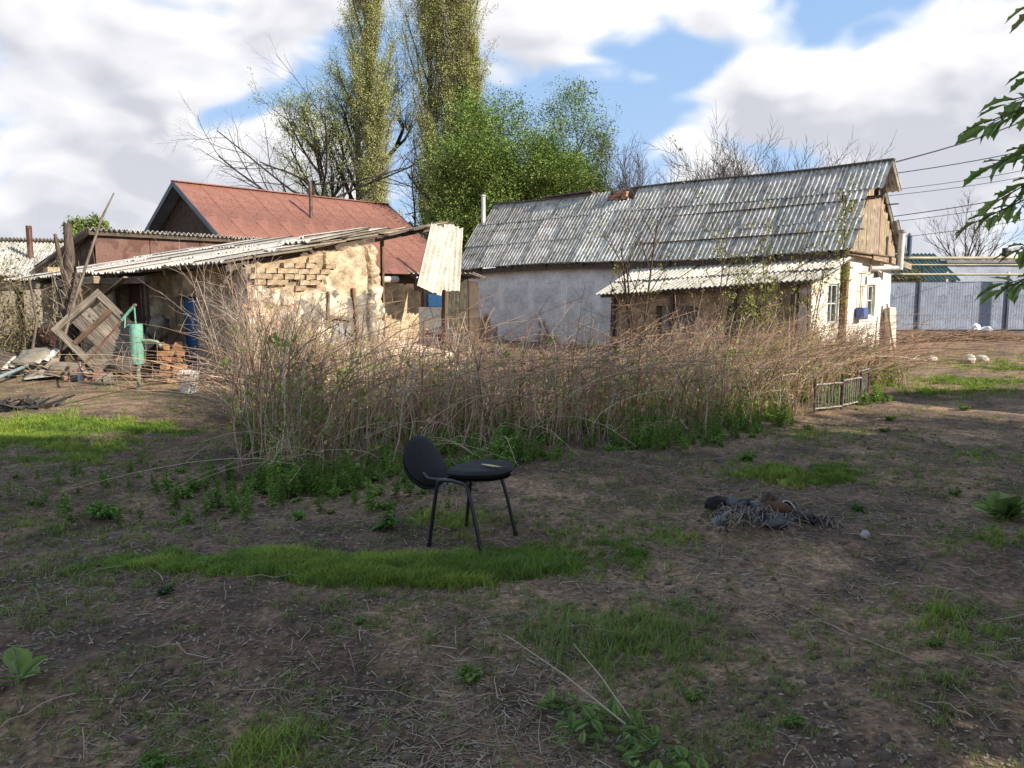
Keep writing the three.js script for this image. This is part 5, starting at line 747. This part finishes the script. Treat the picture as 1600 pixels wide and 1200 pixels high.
// ---------------------------------------------------------------- black office chair, its back broken down
{
  const c = thing('black_chair', 'broken black upholstered chair with reclined back standing in the yard', 'chair', [-.26, gh(-.26, -5.1), -5.1], -27.3 * Math.PI / 180);
  mat('chairCloth', [.012, .012, .014], .8, { ...withTex('plaster', 6, .002), sheen: .08, sheenRoughness: .6, sheenColor: new THREE.Color(.15, .15, .17) }); mat('chairTube', [.013, .013, .015], .32, { clearcoat: .3, vertexColors: false });
  const pad = (w, d, th, cup, seed) => {   // rounded padded board, x depth, z width, y thickness
    const a = new Acc(), n = 26, m = 26; for (const sd of [1, -1]) { const b = a.p.length / 3; for (let j = 0; j <= m; j++) for (let i = 0; i <= n; i++) { let u = i / n * 2 - 1, v = j / m * 2 - 1; const k = Math.max(Math.abs(u), Math.abs(v)), l = Math.hypot(u, v) || 1, s = Math.pow(k / l, .86); u *= s; v *= s; const q = Math.pow(Math.max(0, 1 - Math.pow(k, 5)), .5); a.vert(u * d / 2, sd * th / 2 * q + cup * v * v + (sd > 0 ? .012 * (fbm2(u * 2 + seed, v * 2, 3, 4) - .5) : 0) + (sd > 0 ? -.01 * (1 - u * u) * (1 - v * v) : 0), v * w / 2, 0, sd, 0, u * d, v * w); } for (let j = 0; j < m; j++) for (let i = 0; i < n; i++) { const k = b + j * (n + 1) + i; a.tri(k, k + n + 1, k + 1); a.tri(k + 1, k + n + 1, k + n + 2); } } return a.geo(true); };
  const seat = new THREE.Mesh(pad(.46, .43, .075, .012, 1), M.chairCloth); seat.name = 'seat'; seat.position.set(.055, .485, -.01); seat.rotation.z = .055; c.add(seat);
  const shell = new THREE.Mesh(pad(.44, .4, .02, .012, 4), M.chairTube); shell.name = 'seat_shell'; shell.position.set(.055, .445, -.01); shell.rotation.z = .055; c.add(shell);
  { const a = new Acc(), r = mulberry(5), rim = []; a.col = [.62, .47, .22]; const n = 22, ctr = a.vert(0, .004, 0, 0, 1, 0, 0, 0); for (let k = 0; k < n; k++) { const w = k / n * TAU, e = 1 + .35 * (r() - .5), L = .019 * e, Z = .08 * e; rim.push(a.vert(Math.sin(w) * L * (1 + .7 * Math.abs(Math.cos(w)) ** 4), 0, Math.cos(w) * Z + .01 * Math.sin(3 * w), 0, 1, 0, Math.sin(w), Math.cos(w))); } for (let k = 0; k < n; k++) a.tri(ctr, rim[k], rim[(k + 1) % n]); mat('foam', [1, 1, 1], 1); const f = a.build('foam_tear', M.foam, seat, true); f.position.set(.10, .043, .04); f.rotation.set(.02, 1.25, -.06); f.userData.label = 'yellow foam showing through a tear'; }
  const back = sub('backrest', c); back.position.set(-.335, .52, .0); back.rotation.z = 2.02 - Math.PI / 2 + .52; back.rotation.y = .06;
  const bp = new THREE.Mesh(pad(.44, .37, .05, .055, 7), M.chairCloth); bp.name = 'back_pad'; bp.rotation.z = Math.PI / 2 - 2.02 - .52 + 2.15 - Math.PI; bp.rotation.z += Math.PI; back.add(bp);
  const bs = new THREE.Mesh(pad(.45, .38, .018, .055, 9), M.chairTube); bs.name = 'back_shell'; bs.rotation.copy(bp.rotation); bs.position.set(-.028, -.02, 0); back.add(bs);
  const leg = (name, pts, r) => tubePart(name, M.chairTube, c, new THREE.CatmullRomCurve3(pts.map((q) => V(...q)), false, 'catmullrom', .25).getPoints(pts.length * 4).map((q) => q.toArray()), r, 8);
  for (const s of [1, -1]) { leg('leg', [[-.195, 0, s * .235], [-.16, .25, s * .228], [-.135, .41, s * .222], [-.115, .445, s * .22], [-.02, .452, s * .22]], .0125); leg('leg', [[.20, 0, s * .235], [.14, .25, s * .228], [.095, .40, s * .222], [.07, .44, s * .22], [-.02, .452, s * .22]], .0125);
    leg('back_stay', [[-.02, .452, s * .2], [-.16, .44, s * .19], [-.23, .44, s * .185], [-.27, .47, s * .18]], .011); for (const x of [-.195, .2]) tubePart('foot_cap', M.chairTube, c, [[x, -.004, s * .235], [x - Math.sign(x) * .004, .03, s * .235]], .017, 8); }
  tubePart('cross_bar', M.chairTube, c, [[.05, .445, -.22], [.05, .445, .22]], .011, 8); tubePart('cross_bar', M.chairTube, c, [[-.1, .445, -.22], [-.1, .445, .22]], .011, 8);
}

// a crumpled rag or lump
function lump(name, label, cat, pos, size, col, seed, rough = .5, m = M.cloth, group) {
  const g = new THREE.IcosahedronGeometry(1, 4), p = g.attributes.position; for (let i = 0; i < p.count; i++) { const x = p.getX(i), y = p.getY(i), z = p.getZ(i), f = 1 - rough * .5 + rough * (fbm3(x * 2.2 + seed, y * 2.2, z * 2.2, 4) * 1.6 - .3) + rough * .35 * Math.abs(Math.sin((x * 3 + z * 2 + fbm3(x * 3, y * 3 + seed, z * 3, 2) * 5) * 2.2)) - rough * .15; p.setXYZ(i, x * f * size[0], y * f * size[1], z * f * size[2]); }
  const col3 = []; for (let i = 0; i < p.count; i++) { const k = .8 + .4 * noise3(p.getX(i) * 40, p.getY(i) * 40, p.getZ(i) * 40); col3.push(col[0] * k, col[1] * k, col[2] * k); } g.setAttribute('color', new THREE.Float32BufferAttribute(col3, 3));
  g.deleteAttribute('normal'); const gg = mergeSame(g); const o = new THREE.Mesh(gg, m); o.name = name; o.position.set(pos[0], gh(pos[0], pos[2]) + pos[1], pos[2]); o.rotation.y = seed; scene.add(o); return tag(o, label, cat, group);
}
function mergeSame(g) { const map = new Map(), p = g.attributes.position, c = g.attributes.color, u = g.attributes.uv, P = [], C = [], U = [], I = []; for (let i = 0; i < p.count; i++) { const k = [p.getX(i), p.getY(i), p.getZ(i)].map((q) => Math.round(q * 1e5)).join(); let n = map.get(k); if (n === undefined) { n = P.length / 3; map.set(k, n); P.push(p.getX(i), p.getY(i), p.getZ(i)); C.push(c.getX(i), c.getY(i), c.getZ(i)); U.push(u.getX(i), u.getY(i)); } I.push(n); } const o = new THREE.BufferGeometry(); o.setAttribute('position', new THREE.Float32BufferAttribute(P, 3)); o.setAttribute('color', new THREE.Float32BufferAttribute(C, 3)); o.setAttribute('uv', new THREE.Float32BufferAttribute(U, 2)); o.setIndex(I); o.computeVertexNormals(); return o; }
{
  const r = mulberry(950);
  lump('black_rag', 'black charred rag at the end of the ash heap', 'rag', [1.5, .045, -5.62], [.085, .055, .06], [.02, .019, .019], 3, .5);
  lump('grey_rag', 'crumpled grey cloth beside the black rag', 'rag', [1.62, .045, -5.5], [.1, .05, .06], [.14, .14, .14], 5, .8);
  lump('pale_rag', 'pale ashy cloth folded low on the ash heap', 'rag', [1.72, .04, -5.42], [.08, .04, .05], [.2, .2, .2], 8, .7); lump('dark_rag', 'dark burnt cloth in the middle of the ash heap', 'rag', [1.66, .05, -5.46], [.09, .045, .05], [.03, .03, .032], 9, .7);
  lump('brown_shoe', 'scorched brown leather shoe lying on the ash heap', 'shoe', [1.82, .055, -5.3], [.11, .045, .05], [.13, .062, .034], 12, .35); lump('tan_rag', 'brown cloth standing behind the leather shoe', 'rag', [1.80, .09, -5.4], [.07, .06, .04], [.11, .075, .05], 14, .7);
  lump('charred_block', 'small charred block on the far side of the heap', 'debris', [2.02, .03, -5.22], [.06, .03, .04], [.025, .025, .027], 15, .6); lump('ash_clump', 'grey clump of ash at the foot of the heap', 'ash', [1.76, .02, -5.12], [.12, .03, .08], [.1, .1, .105], 17, .6); lump('ash_clump', 'low dark ash clump beside the split bowl', 'ash', [1.95, .03, -5.28], [.11, .035, .07], [.07, .07, .075], 18, .7);
  lump('field_stone', 'pale grey stone lying apart from the ash heap', 'stone', [2.27, .025, -4.92], [.032, .03, .028], [.42, .42, .41], 20, .2, M.plaster); lump('pale_pebble', 'whitish pebble at the front of the ash heap', 'stone', [1.6, .02, -5.3], [.035, .02, .025], [.32, .31, .3], 23, .3, M.plaster);
  const bowl = thing('enamel_bowl', 'half buried enamel bowl with white rim and black inside', 'bowl', [1.9, gh(1.9, -5.36) + .05, -5.36], .5); { const a = new Acc(), pr = [[.0, .0], [.045, .005], [.08, .03], [.095, .07], [.1, .075]]; const ring = (prof, col) => { a.col = col; const n = 24, b = a.p.length / 3; prof.forEach(([rad, y]) => { for (let k = 0; k <= n; k++) a.vert(Math.cos(k / n * TAU) * rad, y, Math.sin(k / n * TAU) * rad, 0, 1, 0, k / n, y); }); for (let j = 0; j < prof.length - 1; j++) for (let k = 0; k < n; k++) { const q = b + j * (n + 1) + k; a.tri(q, q + n + 1, q + 1); a.tri(q + 1, q + n + 1, q + n + 2); } }; ring(pr, [.02, .02, .02]); const m = a.build('inside', M.paint, bowl, true); const b2 = new Acc(), s = a.p; const rim = []; for (let k = 0; k <= 24; k++) rim.push([Math.cos(k / 24 * TAU) * .1, .076, Math.sin(k / 24 * TAU) * .1]); const rm = tubePart('rim', M.paint, bowl, rim, .008, 6, [.7, .7, .7]); bowl.rotation.set(.95, .2, -.5); bowl.scale.setScalar(.6); bowl.position.y -= .015; }
  { const a = new Acc(); for (let k = 0; k < 300; k++) { const x = 1.78 + (r() + r() - 1) * .5, z = -5.25 + (r() + r() - 1) * .3, az = r() * TAU, L = .04 + .13 * r(), y = gh(x, z) + .015; a.col = r() < .35 ? [.06, .055, .055] : ((w) => [.3 * w, .24 * w, .18 * w])(.6 + .7 * r()); a.tube([V(x, y, z), V(x + Math.cos(az) * L * .5, y + .02 + .05 * r(), z + Math.sin(az) * L * .5), V(x + Math.cos(az) * L, y + .01, z + Math.sin(az) * L)], [.0045, .002], 4); } kindOf(a.build('ash_heap_twigs', M.cane), 'stuff', 'half burnt twigs and stalks of the ash heap', 'twigs'); }
  { const a = new Acc(); for (let k = 0; k < 240; k++) { const x = 1.78 + (r() + r() - 1) * .42, z = -5.35 + (r() + r() - 1) * .22, s = .008 + .022 * r(); a.col = r() < .5 ? [.05, .05, .052] : ((w) => [.2 * w, .2 * w, .2 * w])(.6 + .8 * r()); a.box([s * 2, s, s * 1.4], [x, gh(x, z) + s * .4, z], [r(), r() * 3, r()], s * .8, r); } kindOf(a.build('ash_crumbs', M.plain), 'stuff', 'charred crumbs of the burnt heap', 'ash'); }
}

// ---------------------------------------------------------------- hand pump, bucket, bricks, rubbish before the porch
{
  const p = thing('hand_pump', 'mint green hand pump with long rusty lever in front of the shed', 'pump', [-6.38, 0, -13.38]), mint = [.2, .46, .36], rust = [.36, .17, .10];
  tubePart('standpipe', M.paint, p, [[0, -.1, 0], [0, .44, 0]], .035, 10, [.28, .36, .3]); tubePart('pump_cylinder', M.paint, p, [[0, .42, 0], [0, .44, 0], [0, 1.08, 0], [0, 1.1, 0]], [.085, .108, .108, .1], 20, mint); tubePart('flange', M.metal, p, [[0, .36, 0], [0, .41, 0]], .06, 10, [.3, .28, .24]);
  tubePart('spout', M.paint, p, [[.1, .82, .02], [.25, .82, .05], [.38, .8, .08], [.46, .73, .1]], .03, 10, [.36, .5, .36]); tubePart('plunger_rod', M.paint, p, [[-.0, 1.1, 0], [-.01, 1.38, 0]], .014, 8, mint);
  tubePart('lever', M.paint, p, [[.0, 1.42, .0], [-.14, 1.26, .02], [-.22, 1.16, .03]], .026, 8, mint); tubePart('lever_handle', M.metal, p, [[-.22, 1.16, .03], [-.6, .7, .12], [-.95, .28, .22]], .017, 8, rust); tubePart('link', M.paint, p, [[-.09, 1.1, .05], [-.16, 1.03, .06], [-.16, 1.24, .03]], .013, 8, mint); tubePart('pivot', M.metal, p, [[0, 1.42, -.03], [0, 1.42, .03]], .025, 8, [.4, .3, .22]);
  const b = thing('white_bucket', 'white plastic bucket standing among the brambles by the shed', 'bucket', [-5.32, 0, -12.85]); { const a = new Acc(), n = 24, prof = [[.0, .0], [.125, 0], [.13, .01], [.165, .34], [.172, .345], [.16, .345], [.125, .02], [0, .015]]; a.col = [.8, .81, .8]; prof.forEach(([q, y]) => { for (let k = 0; k <= n; k++) a.vert(Math.cos(k / n * TAU) * q, y, Math.sin(k / n * TAU) * q, 0, 1, 0, k / n, y); }); for (let j = 0; j < prof.length - 1; j++) for (let k = 0; k < n; k++) { const q = j * (n + 1) + k; a.tri(q, q + n + 1, q + 1); a.tri(q + 1, q + n + 1, q + n + 2); } a.build('body', M.paint, b, true); const hd = []; for (let k = 0; k <= 12; k++) hd.push([Math.cos(k / 12 * Math.PI) * .175, .3 - Math.sin(k / 12 * Math.PI) * .14, .06 + Math.sin(k / 12 * Math.PI) * .12]); tubePart('handle', M.metal, b, hd, .004, 5, [.5, .5, .5]); b.rotation.z = -.1; b.rotation.x = .06; }
  const bs = thing('brick_stack', 'leaning stack of broken red bricks behind the hand pump', 'bricks', [-6.2, 0, -14.3], .4), r = mulberry(960); for (let k = 0; k < 22; k++) boxPart('brick', M.adobe, bs, [.25, .075, .13], [(k % 2) * .2 - .1 + (r() - .5) * .1, .05 + Math.floor(k / 4) * .12 + r() * .03, (Math.floor(k / 2) % 2) * .16 - .08], [(r() - .5) * .4, r() * 3, (r() - .5) * .4], [.27, .125 + .04 * r(), .08], .03, r);
  // old door leaf on its corner
  const d = thing('old_door', 'weathered grey door leaf propped on its corner before the porch', 'door', [-7.75, .8, -14.95], -.22); d.rotation.set(-.32, .12, .79, 'YXZ'); d.scale.setScalar(1.22); const W = .92, Hh = 1.28;
  for (const [x, y, sx, sy] of [[0, Hh / 2 - .05, W, .1], [0, -Hh / 2 + .05, W, .1], [-W / 2 + .05, 0, .1, Hh - .2], [W / 2 - .05, 0, .1, Hh - .2]]) boxPart('frame_rail', M.wood, d, [sx, sy, .06], [x, y, 0], [0, 0, 0], [.85, .88, .88]);
  for (let k = 0; k < 4; k++) boxPart('door_plank', M.wood, d, [.17, k === 0 ? .5 : 1.05 - .1 * (k === 3 ? 1 : 0), .025], [-.27 + k * .18, k === 0 ? -.26 : -.02, -.005 + .004 * (k % 2)], [0, 0, 0], k === 2 ? [.95, .98, 1] : [.62, .63, .62]); boxPart('ledge', M.wood, d, [.74, .08, .03], [0, .22, .03], [0, 0, .03], [.5, .36, .28]);
  const d2 = thing('board_panel', 'dark board leaning behind the old door leaf', 'board', [-7.2, .55, -15.55]); d2.rotation.set(-.3, 0, -.5, 'YXZ'); for (let k = 0; k < 4; k++) boxPart('board', M.wood, d2, [.19, 1.1, .025], [k * .2 - .3, 0, .0], [0, 0, 0], [.42, .36, .32]);
  const sheetThing = (name, label, pos, rot, w, L, m, col, corrug) => { let o; if (corrug) { o = new THREE.Mesh(corr(w, L, Math.round(w / .14), .022, .01, { seed: Math.round(w * 70), nick: .2 }), m); o.name = name; scene.add(o); } else { o = boxPart(name, m, scene, [w, .02, L], [0, 0, 0], [0, 0, 0], col, .06, r); } o.position.set(...pos); o.rotation.set(...rot); return tag(o, label, 'sheet'); };
  sheetThing('rust_sheet', 'rust brown steel sheet beside the old door leaf', [-8.05, .3, -14.95], [.9, .3, .2], .45, .45, M.metal, [.22, .1, .06]); sheetThing('slate_scrap', 'grey corrugated scrap lying on the rubbish heap', [-9.5, .42, -15.0], [.3, .2, .15], .9, .7, slateT[2], 0, true); sheetThing('slate_scrap', 'pale corrugated scrap tipped over the rubbish heap', [-9.1, .5, -15.6], [.5, -.4, -.1], .7, .6, paleT[3], 0, true); sheetThing('brown_sheet', 'dull maroon sheet leaning behind the rubbish heap', [-9.6, .55, -16.2], [1.1, .2, 0], 1.3, .9, M.metal, [.16, .075, .06]); sheetThing('flat_slate', 'flat grey slate piece lying before the rubbish heap', [-8.6, .1, -14.3], [.08, .5, .03], .5, .3, M.slate, [.9, .9, .9]);
  [['canvas', [-9.0, .24, -15.0], [.55, .2, .4], [.3, .27, .22], 'dusty canvas bundle on the rubbish heap'], ['dark_sack', [-9.9, .2, -15.2], [.4, .25, .35], [.09, .075, .065], 'dark sack at the edge of the rubbish heap'], ['dark_sack', [-7.2, .18, -14.8], [.4, .18, .3], [.08, .07, .065], 'dark sack under the propped door leaf'], ['plaster_rubble', [-8.3, .12, -14.6], [.35, .14, .25], [.26, .22, .18], 'broken plaster lump in front of the rubbish'], ['grey_sack', [-7.0, .9, -15.6], [.22, .28, .15], [.36, .32, .27], 'grey sack standing above the propped door leaf']].forEach(([n, p2, s, c, l], i) => lump(n, l, n.includes('sack') ? 'sack' : n === 'canvas' ? 'canvas' : 'rubble', p2, s, c, 30 + i * 3, .55));
  const bot = thing('plastic_bottle', 'clear plastic bottle standing before the rubbish', 'bottle', [-7.85, .02, -14.25]); tubePart('body', M.paint, bot, [[0, 0, 0], [0, .22, 0], [0, .28, 0], [0, .33, 0]], [.05, .05, .02, .016], 12, [.5, .53, .55]); tubePart('cap', M.paint, bot, [[0, .33, 0], [0, .355, 0]], .02, 10, [.3, .4, .6]);
  tag(tubePart('plastic_pipe', M.paint, scene, [[-9.3, .05, -12.6], [-8.9, .16, -13.5], [-8.9, .3, -14.4]], .032, 10, [.27, .36, .38]), 'blue grey plastic pipe lying by the rubbish heap', 'pipe');
  { const a = new Acc(); for (let k = 0; k < 420; k++) { const x = -8.4 + (r() + r() - 1) * 2.2, z = -15.1 + (r() + r() - 1) * .9, s = .03 + .1 * r() * r(); const c = .5 + .9 * r(); a.col = r() < .25 ? [.26 * c, .12 * c, .08 * c] : [.17 * c, .145 * c, .12 * c]; a.box([s * 2.4, s * .6, s * 1.3], [x, gh(x, z) + s * .3 + .06 * r(), z], [r() * .6, r() * 3, r() * .6], s * .5, r); } for (let k = 0; k < 90; k++) { const x = -8.4 + (r() + r() - 1) * 2.2, z = -15 + (r() + r() - 1) * .9, az = r() * TAU, L = .3 + .7 * r(); a.col = ((w) => [.2 * w, .165 * w, .13 * w])(.5 + r()); a.tube([V(x, gh(x, z) + .05, z), V(x + Math.cos(az) * L, gh(x, z) + .1 + .3 * r(), z + Math.sin(az) * L)], [.014, .006], 4); } kindOf(a.build('rubbish_crumbs', M.plain), 'stuff', 'splintered rubble and sticks under the porch edge', 'rubble'); }
  { const a = new Acc(); for (let k = 0; k < 60; k++) { const x = -6.95 + (r() + r() - 1) * .7, z = -10.9 + (r() + r() - 1) * .25, az = r() * TAU, L = .1 + .4 * r(); const c = r() < .5 ? .06 : .14; a.col = [c, c * .95, c * .95]; a.tube([V(x, gh(x, z) + .03, z), V(x + Math.cos(az) * L, gh(x, z) + .03 + .15 * r(), z + Math.sin(az) * L)], [.022, .012], 5); } kindOf(a.build('charred_sticks', M.bark), 'stuff', 'charred sticks of an old fire by the yard edge', 'sticks'); }
}
// ---------------------------------------------------------------- old bed ends, far heap, stones
{
  const r = mulberry(970), bed = (pos, turn, w, h, label) => { const b = thing('bed_end', label, 'bed end', pos, turn); for (const y of [.05, h]) tubePart('rail', M.metal, b, [[0, y, 0], [w, y, 0]], .014, 6, [.5, .5, .46]); for (const x of [0, w]) tubePart('post', M.metal, b, [[x, 0, 0], [x, h + .1, 0]], .016, 6, [.12, .1, .09]); const n = Math.round(w / .07); for (let k = 1; k < n; k++) tubePart('rod', M.metal, b, [[w * k / n, .05, 0], [w * k / n, h, 0]], .0065, 5, [.42, .42, .39]); };
  bed([4.12, .0, -10.62], .5, .55, .38, 'nearer low metal bed end set beside the brambles'); bed([4.62, .0, -10.95], .75, .62, .4, 'metal bed end joined behind the nearer bed end'); bed([5.12, .02, -11.6], .9, .6, .44, 'rusty metal bed end deepest along the bramble edge');
  const brush = thing('brush_heap', 'heap of cut dry branches near the steel fence', 'brush', [13.6, .15, -23.6]), a = new Acc(); for (let k = 0; k < 420; k++) { const x = (r() + r() - 1) * 2.6, z = (r() + r() - 1) * 1, az = (r() - .5) * .9 + (r() < .5 ? Math.PI : 0), L = .5 + 1.1 * r(), y = .3 * Math.exp(-x * x / 3) * r(); const c = .6 + .7 * r(); a.col = [.33 * c, .22 * c, .15 * c]; a.tube([V(x, y, z), V(x + Math.cos(az) * L * .5, y + .12 * r(), z + Math.sin(az) * L * .5), V(x + Math.cos(az) * L, y + .18 * r(), z + Math.sin(az) * L)], [.012, .005], 3); } a.build('branches', M.cane, brush);
  lump('white_bag', 'white plastic bag upright on the brush heap', 'bag', [14.05, .3, -23.9], [.14, .12, .1], [.85, .85, .85], 41, .5, M.plain); lump('clear_bag', 'slumped translucent white bag on the brush heap', 'bag', [14.35, .26, -23.9], [.2, .09, .13], [.62, .64, .66], 43, .5, M.plain);
  lump('pale_stone', 'flat pale stone in the grass by the white house', 'stone', [10.05, .05, -18.8], [.2, .09, .12], [.6, .56, .48], 45, .25, M.plaster); lump('pale_stone', 'pointed pale stone between two flat stones', 'stone', [10.55, .09, -18.1], [.13, .12, .1], [.58, .54, .46], 47, .35, M.plaster); lump('pale_stone', 'round pale stone in the grass nearest the brush heap', 'stone', [11.25, .05, -18.8], [.17, .1, .12], [.6, .56, .48], 49, .25, M.plaster);
  const dry = []; for (let k = 0; k < 1; k++) dry.push(k);
}

scene.traverse((o) => { if (o.isMesh) { o.castShadow = true; o.receiveShadow = true; } });
renderer.render(scene, camera);
